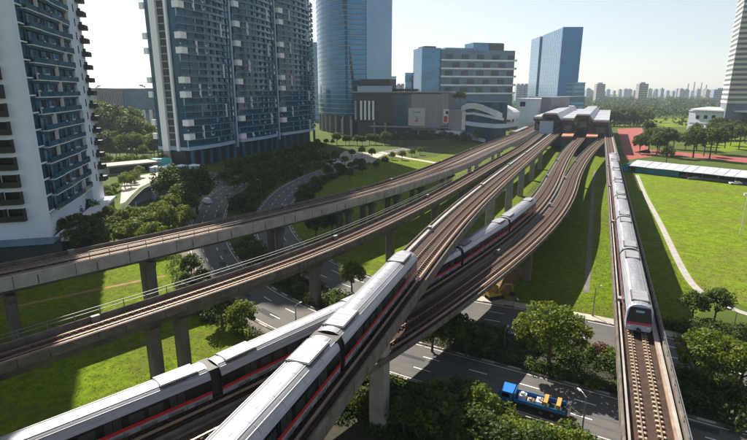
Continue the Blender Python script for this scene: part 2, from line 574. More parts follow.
def px_piers(P, xs, o, z=9.0): return [P.at_px(x, o, z) for x in xs]
viaA = viaduct('railway_viaduct', 'wide empty concrete viaduct nearest the apartment towers, sweeping from left edge to station', PA,
        [lambda p: -p[3] + 2.4, lambda p: -3.0], px_piers(PA, [8, 145, 273, 343, 368, 393, 418, 450, 478, 500], -3.8), 1.5, hand=-0.75, cover=1, twin=1.5, fas=1.75, bot=3.0, pm=concrete_pale)  # paler near parapet: its sunlit look is put into the concrete colour
viaB = viaduct('railway_viaduct', 'narrow empty single-track viaduct with far-side handrail, between the wide empty viaduct and the trains', PB,
        [-2.5], px_piers(PB, [154, 181, 316, 390, 436, 462, 488], -2.5) , 1.8, hand=lambda p: -p[3] - 0.5, cover=1, fas=0.75)
viaC = viaduct('railway_viaduct', 'highest viaduct carrying the foreground train and crossing over the double-track viaduct', PC,
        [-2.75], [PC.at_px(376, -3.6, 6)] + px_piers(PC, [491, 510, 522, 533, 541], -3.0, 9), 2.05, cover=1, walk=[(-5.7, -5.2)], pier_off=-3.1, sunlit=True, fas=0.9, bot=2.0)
viaD1 = viaduct('railway_viaduct', 'left deck of the double-track curve, carrying the long train under the highest viaduct', PD1,
        [-2.75], [D1C.near(-12, 46), D1C.near(13, 79), D1C.near(33, 109), D1C.near(50, 142), D1C.near(68, 183), D1C.near(90, 233)], 1.7, cover=1, pt=-0.1)
viaD2 = viaduct('railway_viaduct', 'right deck of the double-track curve, empty, its outer parapet above the dark lawn', PD2,
        [-2.5], [PD2.near(-20, 27), PD2.near(33, 95), PD2.near(62, 148), PD2.near(85, 200)], 1.7, cover=1, fas=0.62, bot=1.9, pt=0.05)
viaE = viaduct('railway_viaduct', 'straight single-track viaduct beside the playing field, with a train coming towards the camera', PE,
        [-2.55], [PE.near(15, 10), PE.near(37, 60), PE.near(50, 90), PE.near(64, 121), PE.near(77, 152), PE.near(91, 183), PE.near(105, 215)], 1.7, hand=0.0, cover=1, walk=[(-0.75, -0.35), (-4.45, -4.25)], slm=sleeper_m)

# ------------------------------------------------------------------ trains
CL, CPITCH = 22.7, 23.6
HALF = [(1.25, 0.35), (1.42, 0.5), (1.47, 1.05), (1.47, 1.38), (1.465, 2.52), (1.41, 2.78), (1.24, 3.10), (0.92, 3.36), (0.50, 3.50), (0.0, 3.55)]
def car_meshes():
    M = {}
    y0, y1 = -CL / 2, CL / 2
    full = HALF + [(-x, z) for x, z in HALF[-2::-1]]
    b = MB()
    for sg in (-1, 1):
        b.add([(sg * HALF[i][0], y, HALF[i][1]) for y in (y0, y1) for i in (0, 1, 2)], [(0, 1, 4, 3), (1, 2, 5, 4)], skirt_m)
    for y in (y0, y1):
        b.add([(x, y, z) for x, z in full], [tuple(range(len(full)))], dark_m)
    b.add([(1.3, y0, .35), (-1.3, y0, .35), (-1.3, y1, .35), (1.3, y1, .35)], [(0, 1, 2, 3)], dark_m)
    for k in range(4):
        for sg in (-1, 1):
            yc = -8.1 + 5.4 * k
            for dy in (-0.75, 0.75):
                b.b2(sg * 1.455, sg * 1.478, yc + dy - 0.03, yc + dy + 0.03, 0.55, 1.04, seam_m)
    for k in range(9):
        for sg in (-1, 1):
            b.b2(sg * 1.40, sg * 1.47, -9.6 + 2.4 * k, -8.2 + 2.4 * k, 0.52, 0.80, seam_m)
    M['carriage'] = b.mesh('carriage', fix=False)
    def band(i0, i1, m, name):
        q = MB()
        for sg in (-1, 1):
            q.add([(sg * HALF[i][0], y, HALF[i][1]) for y in (y0, y1) for i in range(i0, i1 + 1)],
                  [(j, j + 1, j + 1 + (i1 - i0 + 1), j + (i1 - i0 + 1)) for j in range(i1 - i0)], m)
        return q.mesh(name)
    M['red_stripe'] = band(2, 3, red_m, 'red_stripe')
    M['window_band'] = band(3, 4, black_gl, 'window_band')
    M['cant_rail'] = band(4, 5, cant_m, 'cant_rail')
    r = MB()
    arc = HALF[5:] + [(-x, z) for x, z in HALF[-2:4:-1]]
    n = 8
    r.rings([[(x, y0 + (y1 - y0) * i / n, z) for x, z in arc] for i in range(n + 1)], roof_m, close=False)
    M['roof'] = r.mesh('roof', smooth=True)
    rb = MB()
    for x, z in ((1.10, 3.23), (0.72, 3.43), (-0.72, 3.43), (-1.10, 3.23)):
        rb.box((x, 0, z + 0.02), (0.05, CL - 0.3, 0.05), ac_m)
    for k in range(1, 8):
        y = y0 + CL * k / 8
        rb.rings([[(x * 1.004, y - 0.025, z + 0.012) for x, z in arc], [(x * 1.004, y + 0.025, z + 0.012) for x, z in arc]], ac_m, close=False)
    for y in (-4.2, -1.4, 1.4, 4.2):
        rb.b2(-0.22, 0.22, y - .2, y + .2, 3.47, 3.56, ac_m)
    M['roof_rib'] = rb.mesh('roof_rib')
    w = MB()
    w.b2(1.467, 1.482, -0.62, 0.62, 1.52, 2.28, window_gl)
    M['window'] = w.mesh('window')
    d = MB()
    d.b2(1.470, 1.488, -0.66, -0.03, 1.42, 2.5, dark_m)
    d.b2(1.470, 1.488, 0.03, 0.66, 1.42, 2.5, dark_m)
    d.b2(1.489, 1.495, -0.55, -0.14, 1.55, 2.25, window_gl)
    d.b2(1.489, 1.495, 0.14, 0.55, 1.55, 2.25, window_gl)
    M['door'] = d.mesh('door')
    a = MB()
    a.b2(-0.98, 0.98, -1.75, 1.75, 3.30, 3.565, seam_m)
    for k in range(3):
        a.b2(-0.80, 0.90, -1.66 + 1.12 * k, -0.58 + 1.12 * k, 3.35, 3.625, ac_m)
    a.b2(0.95, 1.06, -1.6, 0.6, 3.28, 3.45, seam_m)
    M['air_conditioner'] = a.mesh('air_conditioner')
    g = MB()
    g.b2(-1.1, 1.1, -1.5, 1.5, 0.14, 0.55, dark_m)
    for y in (-1.05, 1.05):
        for x in (-0.74, 0.74):
            g.tube((x - 0.07, y, 0.41), (x + 0.07, y, 0.41), 0.41, 0.41, dark_m, 12)
    M['bogie'] = g.mesh('bogie')
    f = MB()   # cab end, pointing to -y, its root at y = 0
    ext = 0.75
    s0 = [(x, 0, z) for x, z in full]
    def sl(z): return -ext * (1.0 - 0.75 * max(0, (z - 1.1) / 2.6))
    s1 = [(x * 0.94, sl(z), 0.35 + (z - 0.35) * 0.975) for x, z in full]
    f.rings([s0, s1], cant_m, caps=False)
    f.add(s1, [tuple(range(len(s1)))], cant_m)
    M['cab'] = f.mesh('cab')
    g = MB()
    def fp(x, z, o=0.012): return (x, sl(z) - o, 0.35 + (z - 0.35) * 0.975)
    def plate(x0, x1, z0, z1, m, o0, tx=None):
        tx = tx or 1.0
        vs = [fp(x0, z0, 0.0), fp(x1, z0, 0.0), fp(x1 * tx, z1, 0.0), fp(x0 * tx, z1, 0.0), fp(x0, z0, o0), fp(x1, z0, o0), fp(x1 * tx, z1, o0), fp(x0 * tx, z1, o0)]
        return MB().add(vs, [(4, 5, 6, 7), (0, 1, 5, 4), (1, 2, 6, 5), (2, 3, 7, 6), (3, 0, 4, 7)], m)
    M['windscreen'] = plate(-1.36, 1.36, 1.44, 3.22, black_gl, 0.03, 0.80).mesh('windscreen')
    M['destination_board'] = plate(-0.45, 0.45, 2.62, 2.86, pale_glass, 0.05).mesh('destination_board')
    M['front_stripe'] = plate(-1.37, 1.37, 1.14, 1.40, red_m, 0.03).mesh('front_stripe')
    for sg, nm in ((-1, 'headlight_l'), (1, 'headlight_r')):
        M[nm] = plate(sg * 1.0 - 0.16, sg * 1.0 + 0.16, 0.8, 0.96, lamp_gl, 0.03).mesh('headlight')
    c = MB()
    c.tube((0, -0.6, 0.62), (0, -1.25, 0.62), 0.14, 0.14, dark_m)
    c.b2(-0.24, 0.24, -1.4, -1.15, 0.45, 0.82, dark_m)
    M['coupler'] = c.mesh('coupler')
    j = MB()
    j.b2(-1.2, 1.2, -0.6, 0.6, 0.6, 3.3, dark_m)
    M['gangway'] = j.mesh('gangway')
    return M
CM = car_meshes()

def train(label, P, off, q_head, direction, ncars, P_z=0.0):
    """direction +1: cars follow behind the head towards larger s"""
    v = P.point(q_head, off)
    root = thing('metro_train', label, 'train', (v.x, v.y, v.z), 0, 'red-striped metro trains')
    for k in range(ncars):
        qc = q_head + direction * (0.75 + CL / 2 + CPITCH * k)
        a, b = P.point(qc - 7.6, off), P.point(qc + 7.6, off)
        c = (a + b) / 2 - root.location
        dv = (b - a)
        rz = -math.atan2(dv.x, dv.y)
        car = link('carriage', CM['carriage'], root, c, rz)
        car.rotation_euler = (math.atan2(dv.z, math.hypot(dv.x, dv.y)), 0, rz)
        for nm in ('red_stripe', 'window_band', 'cant_rail', 'roof', 'roof_rib'):
            link(nm, CM[nm], car)
        for y in (-8.7, 8.7):
            link('air_conditioner', CM['air_conditioner'], car, (0, y, 0))
        for y in (-7.6, 7.6):
            link('bogie', CM['bogie'], car, (0, y, 0))
        for sg in (0, PI):
            for j in range(4):
                link('door', CM['door'], car, (0, (-8.1 + 5.4 * j), 0), sg)
            for j in range(3):
                link('window', CM['window'], car, (0, (-6.2 + 5.4 * j), 0), sg)
                link('window', CM['window'], car, (0, (-4.6 + 5.4 * j), 0), sg)
        if k < ncars - 1:
            qg = q_head + direction * (0.75 + CL + 0.45 + CPITCH * k)
            g, T = P.point(qg, off), P.at(qg)[1]
            link('gangway', CM['gangway'], root, g - root.location, -math.atan2(T.x, T.y))
        if k == 0:
            rot = 0.0 if direction > 0 else PI
            yy = -CL / 2 if direction > 0 else CL / 2
            cab = link('cab', CM['cab'], car, (0, yy, 0), rot)
            for nm in ('windscreen', 'destination_board', 'front_stripe', 'headlight_l', 'headlight_r', 'coupler'):
                link(nm.split('_l')[0].split('_r')[0] if nm.startswith('headlight') else nm, CM[nm], car, (0, yy, 0), rot)
    return root

trE = train('silver train facing the camera on the straight viaduct beside the playing field', PE, -2.55, 107.3, 1, 7)
trD = train('long silver train with red stripe passing beneath the highest viaduct', D1C, 0.0, 151.2, -1, 6)
trC = train('foreground silver train on the highest viaduct, crossing above the long train', PC, -2.75, 94.6, -1, 4)

# ------------------------------------------------------------------ ground, roads, paths
def sheet(name, pts, z, m, world=True):
    mb = MB()
    mb.add([(x, y, z) for x, y in pts], [tuple(range(len(pts)))], m)
    me = mb.mesh(name, fix=False)
    if me.polygons[0].normal.z < 0: me.flip_normals()
    return tag(link(name, me), kind='structure')
def WP(*pp): return [W(x, y) for x, y in pp]

g = MB()
g.add([(6500 * math.cos(2 * PI * i / 64), 6500 * math.sin(2 * PI * i / 64), 0) for i in range(64)], [tuple(range(64))], ground_m)
struct('ground', g, fix=False)

R1 = Path([(x, y, 0.05, 9.8) for x, y in WP((262, 180), (246, 187), (232, 198), (225, 214), (224, 232), (229, 248), (242, 267), (263, 285), (282, 297), (314, 312), (410, 343), (480, 360), (530, 372), (580, 387), (620, 399), (690, 418), (747, 433))] + [(62, 38, 0.05, 9.8), (110, 8, 0.05, 9.8)], 2.5, 30)
R2 = Path([(x, y, 0.05, 10.4) for x, y in WP((430, 147), (392, 153), (362, 163), (339, 171), (316, 181), (301, 191), (292, 203), (288, 216), (291, 232), (303, 246), (327, 261), (357, 274), (410, 290), (460, 299.5), (510, 307), (565, 315), (615, 325), (665, 336), (709, 345), (747, 354))] + [(80, 49, 0.05, 10.4), (130, 18, 0.05, 10.4)], 2.5, 30)

def strip(name, P, o0, o1, dz, m, q0=0, q1=None):
    mb = MB()
    sweep(mb, P, [(o0, dz), (o1, dz)], m, q0, q1, 2.5, close=False)
    me = mb.mesh(name, fix=False)
    if me.polygons[0].normal.z < 0: me.flip_normals()
    return tag(link(name, me), kind='structure')

def kerb(P, o, q0=0, q1=None, alt=True):
    mb = MB()
    q = q0
    i = 0
    while q < (q1 or P.L) - 2:
        sweep(mb, P, rect(o - 0.16, o + 0.16, -0.05, 0.14), paving_m if (i % 2 or not alt) else concrete_rust, q, q + 1.9, 1.9)
        q += 1.9
        i += 1
    return struct('kerb', mb)

def dashes(P, offs, solid, q0=0, q1=None):
    mb = MB()
    for o in offs:
        q = q0 + 1
        while q < (q1 or P.L) - 3:
            sweep(mb, P, [(o - 0.09, 0.008), (o + 0.09, 0.008)], marking_m, q, q + 2.6, 1.3, close=False)
            q += 7.0
    for o in solid:
        sweep(mb, P, [(o - 0.06, 0.008), (o + 0.06, 0.008)], marking_m, q0, q1, 2.5, close=False)
    me = mb.mesh('road_marking', fix=False)
    if me.polygons[0].normal.z < 0: me.flip_normals()
    return tag(link('road_marking', me), kind='structure')

for P, w in ((R1, 9.8), (R2, 10.4)):
    strip('road', P, 0, w, 0, asphalt_m)
    kerb(P, -0.17); kerb(P, w + 0.17)
    dashes(P, (w / 3, 2 * w / 3), (0.45, w - 0.45))
strip('footpath', R2, -2.6, -0.4, 0.02, paving_m, R2.near(*W(450, 299)), None)
strip('footpath', R1, 10.1, 11.6, 0.02, concrete_rust, 0, R1.near(*W(330, 320)))
q0 = R1.near(*W(228, 246))
med = [tuple(R2.point(q, 10.75)[:2]) for q in range(int(R2.near(*W(291, 232))), int(R2.L), 4)]
med2 = [tuple(R1.point(q, -0.35)[:2]) for q in range(int(q0), int(R1.L), 4)]
sheet('planting_bed', med + med2[::-1], 0.02, mulch_m)
bed = [tuple(R1.point(q, 11.7)[:2]) for q in range(int(R1.near(*W(245, 280))), int(R1.L), 4)]
bed2 = [tuple(R1.point(q, 40)[:2]) for q in range(int(R1.near(*W(400, 340))), int(R1.L), 8)]
sheet('planting_bed', bed + bed2[::-1], 0.012, mulch_m)
# repaired patches on the carriageways
rp = random.Random(9)
patch_m = mat('patched_asphalt', (0.036, 0.035, 0.035), 0.9, vary=0.15, scale=1.0)
for P, w in ((R1, 9.8), (R2, 10.4)):
    mb = MB()
    for k in range(11):
        q = rp.uniform(10, P.L - 60); o = rp.uniform(.6, w - 2.2); L_ = rp.uniform(2, 9)
        sweep(mb, P, [(o, .004), (o + rp.uniform(.7, 1.6), .004)], patch_m, q, q + L_, 2.0, close=False)
    for o in (w / 6 - .75, w / 6 + .75, w / 2 - .75, w / 2 + .75, 5 * w / 6 - .75, 5 * w / 6 + .75):
        sweep(mb, P, [(o - .16, .002), (o + .16, .002)], MATS['tyre_worn'] if 'tyre_worn' in MATS else mat('tyre_worn', (0.058, 0.057, 0.056), 0.8, col2=(0.096, 0.091, 0.085), scale=0.4, detail=10), 0, P.L, 3, close=False)
    me = mb.mesh('road_patch', fix=False)
    tag(link('road_patch', me), kind='structure')
# lawns
l1 = [tuple(R1.point(q, 11.7)[:2]) for q in range(int(R1.near(*W(222, 225))), int(R1.near(*W(262, 284))), 3)]
sheet('lawn', [(-130, -10), (-130, 96), (-66, 112), (-52, 122)] + l1 + [(-17, 70), (-12, 60), (-10, 40), (-30, -10)], 0.016, grass_m)
l2 = [tuple(R2.point(q, -0.4)[:2]) for q in range(int(R2.near(*W(362, 163))), int(R2.near(*W(458, 299))), 4)]
sheet('lawn', l2 + [W(480, 262), W(520, 200), W(560, 158), W(560, 143), W(470, 143), W(436, 157)], 0.016, grass_m)
l3 = [tuple(R2.point(q, -2.65)[:2]) for q in range(int(R2.near(*W(462, 299))), int(R2.near(*W(690, 341))), 4)]
sheet('lawn', l3 + [(64, 86), (64, 92.7), (69, 106), (85, 143), (102, 184), (128, 240), (150, 300), (140, 320), (95, 240), (60, 170), (35, 110), (22, 92)], 0.02, grass_m)
sheet('sports_field', [(128, 240), (102.5, 184), (85.2, 143), (69.5, 106), (64.5, 93.5), (64.5, 88.5), (72, 78), (110, 50), (190, 70), (230, 120), (190, 170), (157, 206)], 0.03, field_m)
dr = Path([(x, y, 0.05) for x, y in WP((637, 175), (645, 195), (660, 223), (680, 265), (693, 288), (706, 298), (725, 308), (747, 318))] + [(84, 66, 0.05)], 3, 6)
strip('footpath', dr, -0.75, 0.75, 0.02, concrete_pale)
dp = Path([(x, y, 0.03) for x, y in WP((595, 170), (593.5, 182), (590, 240), (586.5, 293))], 3, 2)
strip('drain', dp, -0.55, 0.55, 0.03, concrete)
fp = Path([(x, y, 0.03) for x, y in WP((18, 306), (75, 294), (130, 283), (165, 276))], 3, 2)
strip('dirt_path', fp, -0.5, 0.5, 0.0, soil_m)
sheet('bare_soil', WP((500, 262), (514, 258), (524, 270), (516, 286), (508, 290), (514, 301), (470, 297), (452, 296)), 0.034, soil_m)
sheet('bare_soil', WP((322, 402), (338, 386), (368, 372), (372, 386), (345, 402)), 0.03, soil_m)
sheet('bare_soil', [(118, 132), (124, 130), (133, 120), (137, 112), (130, 113), (122, 122)], 0.036, mat('worn_turf', (0.17, 0.15, 0.05), 0.95, vary=0.3, scale=0.4, detail=12))
pp = Path([(x, y, 0.04) for x, y in WP((380, 152), (400, 157), (436, 163), (460, 168))], 3, 6)
strip('footpath', pp, -2.0, 2.0, 0.02, paving_m)
sheet('forecourt', WP((332, 160), (345, 151), (384, 154), (372, 163), (345, 170)), 0.06, paving_m)
sheet('forecourt', WP((150, 186), (168, 176), (210, 172), (258, 178), (246, 187), (222, 203), (190, 196)), 0.02, asphalt_m)
sheet('terrace', WP((122, 186), (128, 178), (160, 172), (166, 177), (146, 186), (126, 202), (120, 204)), 0.06, paving_m)
sheet('running_track', WP((617, 129), (642, 128), (652, 157), (626, 160)), 0.05, track_red)
rt = Path([(x, y, 0.05) for x, y in WP((640, 151), (665, 153), (700, 156), (747, 160.5))] + [(250, 240, 0.05)], 5, 3)
strip('running_track', rt, -12, 11, 0.0, track_red)
sheet('meadow', WP((600, 121), (690, 118), (760, 117), (740, 123), (690, 127), (640, 127), (605, 127)), 0.06, field_m)
sheet('meadow', WP((690, 140), (715, 137), (747, 139), (760, 150), (725, 152), (705, 147)), 0.06, field_m)

# ------------------------------------------------------------------ facade frames
def plane_hit(P0, P1, px, py):
    e = Vector((P1[0] - P0[0], P1[1] - P0[1])).normalized()
    n = Vector((e.y, -e.x))
    d = ray(px, py)
    t = (Vector(P0).dot(n)) / (d.x * n.x + d.y * n.y)
    p = Vector((d.x * t, d.y * t))
    return (p - Vector(P0)).dot(e), CAM_H + d.z * t
def frame(name, label, P0, P1, cat='building', group=None, z=0.0):
    rz = math.atan2(P1[1] - P0[1], P1[0] - P0[0])
    return thing(name, label, cat, (P0[0], P0[1], z), rz, group)

# ---- white apartment tower at the left edge
zp = 5.0
C0, C1 = (-71.6, 105.0), (-84.6, 152.0)
tw = frame('apartment_tower', 'white apartment tower with dark stacked balconies, cut by the left edge', C0, C1)
LEN, FH, NF, TOP = math.hypot(C1[0] - C0[0], C1[1] - C0[1]), 3.65, 22, 160.0
ux = lambda px: plane_hit(C0, C1, px, 100)[0]
g0, g1, w0, w1 = ux(30.5), ux(38), ux(78.5), ux(90.5)
b = MB()
b.b2(0, LEN, 1.6, 30, 0, TOP, white_wall)
b.b2(0, g0, 0.0, 1.6, 0, TOP, white_wall)
b.b2(w0, w1, -0.2, 1.6, 0, TOP, white_wall)
b.b2(w1, LEN, 0.9, 1.6, 0, TOP, dark_wall)
obj('wall', b, tw)
b = MB()
b.b2(g0, g1, 0.5, 1.55, 6, TOP - 1, teal_glass)
b.b2(g1, w0, 0.9, 1.55, 6, TOP - 1, teal_glass)
obj('glazing', b, tw)
nb = 4
bw = (w0 - g1) / nb
def balcony_mesh(var):
    m = MB()
    m.b2(0.0, bw, -0.6, 0.9, 0, 0.2, white_trim)
    m.b2(0.05, bw - 0.05, -0.58, -0.50, 0.2, 1.25, rail_glass)
    m.b2(0.0, bw, -0.6, -0.48, 1.26, 1.33, slate_wall)
    for k in range(5):
        x = bw * (k + 0.5) / 5
        m.b2(x - 0.85, x + 0.85, 0.40, 0.50, 0.3, 3.0, (black_gl, blue_pane, rail_glass, blue_pane, black_gl)[(k + var) % 5])
        m.b2(x - 1.02, x - 0.86, 0.34, 0.52, 0.2, 3.1, slate_wall)
    m.b2(bw - 0.2, bw - 0.02, -0.55, 0.9, 0.2, 3.62 if var == 1 else 1.7, white_trim if var else slate_wall)
    m.b2(0.0, bw, 0.0, 0.95, 3.15, 3.64, slate_wall)
    if var == 2:
        m.b2(0.3, 1.1, -0.45, -0.1, 0.2, 1.6, white_trim)
    return m.mesh('balcony')
BAL = [balcony_mesh(i) for i in range(3)]
for f in range(NF):
    z = 6.0 + f * FH
    for k in range(nb):
        o = link('balcony', BAL[(f * 3 + k * 2 + (f // 3)) % 3], tw, (g1 + bw * k, -0.14 * ((f + k) % 3), z))
m = MB(); m.b2(g0 - 0.1, g1 + 0.1, 0.2, 0.9, 0, 0.28, white_trim); ML = m.mesh('ledge')
m = MB(); m.b2(-0.45, 0.45, -0.26, -0.16, 0, 1.9, black_gl); m.b2(-0.55, 0.55, -0.30, -0.2, -0.12, 0, grey_wall); MW = m.mesh('window')
m = MB()
m.b2(-1.2, 2.6, -2.3, 1.3, 0, 1.3, dark_m); m.b2(0.2, 0.5, -1.4, 1.2, 1.3, 2.2, dark_m)
ME_ = m.mesh('rear_balcony')
m = MB()
m.b2(-1.3, 0, 0, 7.2, 0, 0.25, dark_m); m.b2(-1.3, -1.2, 0, 7.2, 0.25, 1.25, dark_m)
for y in (0.0, 3.5, 6.9): m.b2(-1.25, -0.05, y, y + 0.25, 0.25, 2.7, dark_m)
m.b2(-0.06, -0.02, 0.3, 3.3, 0.3, 2.6, black_gl); m.b2(-0.06, -0.02, 3.8, 6.8, 0.3, 2.6, black_gl)
MF = m.mesh('front_balcony')
for f in range(NF):
    z = 6.0 + f * FH
    link('ledge', ML, tw, (0, 0, z + 0.4))
    link('window', MW, tw, ((w0 + w1) / 2, 0, z + 0.9))
    link('rear_balcony', ME_, tw, (LEN, 0.4, z + 0.2))
    link('front_balcony', MF, tw, (0, 3.2, z))
    link('front_balcony', MF, tw, (0, 14.0, z))
b = MB()
b.b2(g0, LEN + 3, -3.2, 0.5, -0.2, 0.6, white_trim); b.b2(g0, LEN + 2, -2.8, 0.85, -5, -0.2, dark_wall)
b.b2(-5.5, 0.0, -2.5, 30, -5.0, 1.6, dark_wall); b.b2(-5.8, 0.0, -2.8, 30.2, 1.6, 1.9, teal_glass)
b.b2(-0.02, LEN, 0.85, 30, -5.0, 0.0, dark_wall)
obj('podium', b, tw)
tw.location.z = zp

# ---- dark glass apartment slab of three curved blocks
Q0, Q1 = W(187, 147.5, 10), W(313, 128, 10)
t2 = frame('apartment_block', 'tall dark blue apartment slab of three curved bays on columns', Q0, Q1)
qx = lambda px: plane_hit(Q0, Q1, px, 138)[0]
spans = [(0.0, qx(232.5)), (qx(239), qx(275.5)), (qx(281), qx(313))]
ZB, F2, N2, TOP2 = 10.0, 3.5, 26, 186.0
_p0, _n0 = Q0, (Q0[0] - (Q1[1] - Q0[1]), Q0[1] + (Q1[0] - Q0[0]))
DEP = abs(plane_hit(_p0, _n0, 154.0, 100)[0])
def arc(u0, u1, bulge, off, n=10):
    return [(u0 + (u1 - u0) * i / n, -off - bulge * math.sin(PI * (0.12 + 0.88 * i / n) * 0.9)) for i in range(n + 1)]
body = MB()
for u0, u1 in spans:
    a = arc(u0, u1, 3.5, -0.95)
    body.prism(a + [(u1, DEP), (u0, DEP)], ZB, TOP2, teal_glass)
obj('glass_body', body, t2)
core = MB()
for (a0, a1), (b0, b1) in zip(spans, spans[1:]):
    core.b2(a1 + 0.02, b0 - 0.02, 2.0, DEP, ZB - 10, TOP2, dark_wall)
obj('core', core, t2)
for (a0, a1), (b0, b1) in zip(spans, spans[1:]):
    m = MB(); m.b2((a1 + b0) / 2 - 0.5, (a1 + b0) / 2 + 0.5, -1.6, 1.98, ZB - 4, TOP2, pv_blue)
    obj('fin', m, t2)
for bi, (u0, u1) in enumerate(spans):
    L = u1 - u0
    vs = []
    for var in range(3):
        m = MB()
        a = arc(u0, u1, 3.5, 0.0, 12)
        c = arc(u0, u1, 3.5, -0.94, 12)
        m.prism(a + c[::-1], 0, 0.17, pale_slate)
        ai = arc(u0 + 0.1, u1 - 0.1, 3.5, -0.06, 12)
        m.prism(ai + arc(u0 + 0.1, u1 - 0.1, 3.5, -0.14, 12)[::-1], 0.22, 1.25, rail_glass)
        rr = random.Random(bi * 10 + var)
        nP = 7
        for k in range(nP + 1):
            x = u0 + 0.3 + (L - 0.6) * k / nP
            j = min(11, int((x - u0) / L * 12))
            y = a[j][1]
            m.b2(x - 0.12, x + 0.12, y + 0.2, y + 1.1, 0.18, 3.48, slate_wall if (k + var) % 4 else pale_slate)
            if rr.random() < 0.22:
                m.b2(x + 0.6, x + 1.5, y + 0.4, y + 0.9, 0.22, 1.9, white_trim)
            m.b2(x + 0.4, x + 1.9, y + 0.75, y + 0.9, 0.3, 3.0, black_gl if rr.random() < .35 else blue_pane)
            m.b2(x + 2.2, x + 3.6, y + 0.75, y + 0.9, 0.3, 3.0, blue_pane if rr.random() < .5 else rail_glass)
        if var == 1:
            m.b2(u0 + L * 0.27, u0 + L * 0.27 + 0.5, a[3][1] - 0.15, a[3][1] + 1.2, 0, 3.5, white_trim)
        if var == 2:
            m.b2(u1 - L * 0.2, u1 - L * 0.2 + 0.5, a[9][1] - 0.15, a[9][1] + 1.2, 0, 3.5, white_trim)
        vs.append(m.mesh('balcony'))
    for f in range(N2):
        link('balcony', vs[(0, 1, 1, 0, 2, 2)[(f + bi * 2) % 6]], t2, (0, 0, ZB + f * F2))
    m = MB(); m.b2(u0 - 0.4, u0 + L * 0.10, arc(u0, u1, 3.5, 0)[1][1] - 0.7, 1.0, 0.3, 3.3, white_trim)
    m.b2(u0 + L * 0.10 - 0.1, u0 + L * 0.10 + 1.2, arc(u0, u1, 3.5, 0)[1][1] - 0.5, -0.2, 0.5, 3.1, black_gl)
    mp = m.mesh('bay_panel')
    for f in range(N2):
        if f % 6 in ((1, 3), (0, 3), (2, 4))[bi]:
            link('bay_panel', mp, t2, (0, 0, ZB + f * F2))
    m = MB()
    m.prism(arc(u0 - 0.4, u1 + 0.4, 3.5, 0.5, 12) + [(u1 + 0.4, DEP), (u0 - 0.4, DEP)], ZB - 1.6, ZB - 0.01, pv_blue)
    obj('transfer_beam', m, t2)
    for k in range(6):
        m = MB()
        x = u0 + 1.5 + (L - 3) * k / 5
        m.b2(x - 0.6, x + 0.6, -2.6, -1.2, 0, ZB - 1.61, slate_wall)
        obj('column', m, t2)
m = MB()
m.b2(1.0, spans[-1][1] - 1, 2.2, DEP, 0, ZB - 1.61, dark_wall)
obj('lobby_wall', m, t2)
# left gable with its blades and panels (local x < 0)
lx = lambda px: -plane_hit(Q0, (Q0[0] - (Q1[1] - Q0[1]), Q0[1] + (Q1[0] - Q0[0])), px, 100)[0]
ly = lambda px: abs(lx(px))
for p0, p1, mm, nm, o in ((160, 166, white_trim, 'fin', 1.6), (173.6, 175.9, white_trim, 'fin', 1.2)):
    m = MB(); m.b2(-o, -0.02, ly(p1), ly(p0), 8, TOP2, mm); obj(nm, m, t2)
m = MB(); m.b2(-0.4, -0.01, ly(172.6), ly(167.2), ZB, TOP2, dark_wall); obj('stair_recess', m, t2)
m = MB(); m.b2(-0.9, -0.41, ly(172.6), ly(167.2), 0, 0.5, mid_wall); ms = m.mesh('landing')
m = MB(); m.b2(-1.2, 0.0, ly(154.5), ly(150.8), 0.3, 3.3, white_trim); mg = m.mesh('bay_panel')
for f in range(N2):
    link('landing', ms, t2, (0, 0, ZB + f * F2))
    if f % 6 in (1, 3): link('bay_panel', mg, t2, (0, 0, ZB + f * F2))
m = MB(); m.b2(-1.5, -0.3, ly(166), ly(160), 0, 7.99, mid_wall); obj('column', m, t2)

# ---- rounded glass office tower
K = Vector(at_depth(366, 470)); A1 = Vector(at_depth(391, 505))
foot = [A1, K, Vector(at_depth(354, 466)), Vector(at_depth(343, 467)), Vector(at_depth(333, 474)), Vector(at_depth(326, 484)), Vector(at_depth(321, 497)), Vector(at_depth(318.5, 515)), Vector(at_depth(321, 545)), Vector(at_depth(370, 560)), Vector(at_depth(389, 545))]
t3 = thing('office_tower', 'rounded blue glass office tower with a dark slanting groove, rising out of the picture', 'building', (K.x, K.y, 0))
_f = [foot[0], foot[1]]
_c = foot[1:9]
for i in range(len(_c) - 1):
    p0, p1, p2, p3 = _c[max(0, i - 1)], _c[i], _c[i + 1], _c[min(len(_c) - 1, i + 2)]
    for k in range(1, 5):
        t = k / 4
        _f.append(0.5 * ((2 * p1) + (p2 - p0) * t + (2 * p0 - 5 * p1 + 4 * p2 - p3) * t * t + (3 * p1 - p0 - 3 * p2 + p3) * t ** 3))
loc3 = [(p.x - K.x, p.y - K.y) for p in _f + foot[9:]]
cx3, cy3 = sum(p[0] for p in loc3) / len(loc3), sum(p[1] for p in loc3) / len(loc3)
def grow(poly, d):
    out = []
    for x, y in poly:
        v = Vector((x - cx3, y - cy3)); v = v * (1 + d / v.length)
        out.append((cx3 + v.x, cy3 + v.y))
    return out
m = MB()
m.prism(loc3, 16, 170, blue_glass)
obj('curtain_wall', m, t3)
m = MB(); m.prism(grow(loc3, 0.35), 0, 0.35, pv_blue); mb_ = m.mesh('floor_band')
m = MB(); m.prism(grow(loc3, 0.18), 0, 0.9, band_glass); mc_ = m.mesh('spandrel')
for f in range(36):
    link('floor_band', mb_, t3, (0, 0, 18 + f * 4.2))
    link('spandrel', mc_, t3, (0, 0, 18.4 + f * 4.2))
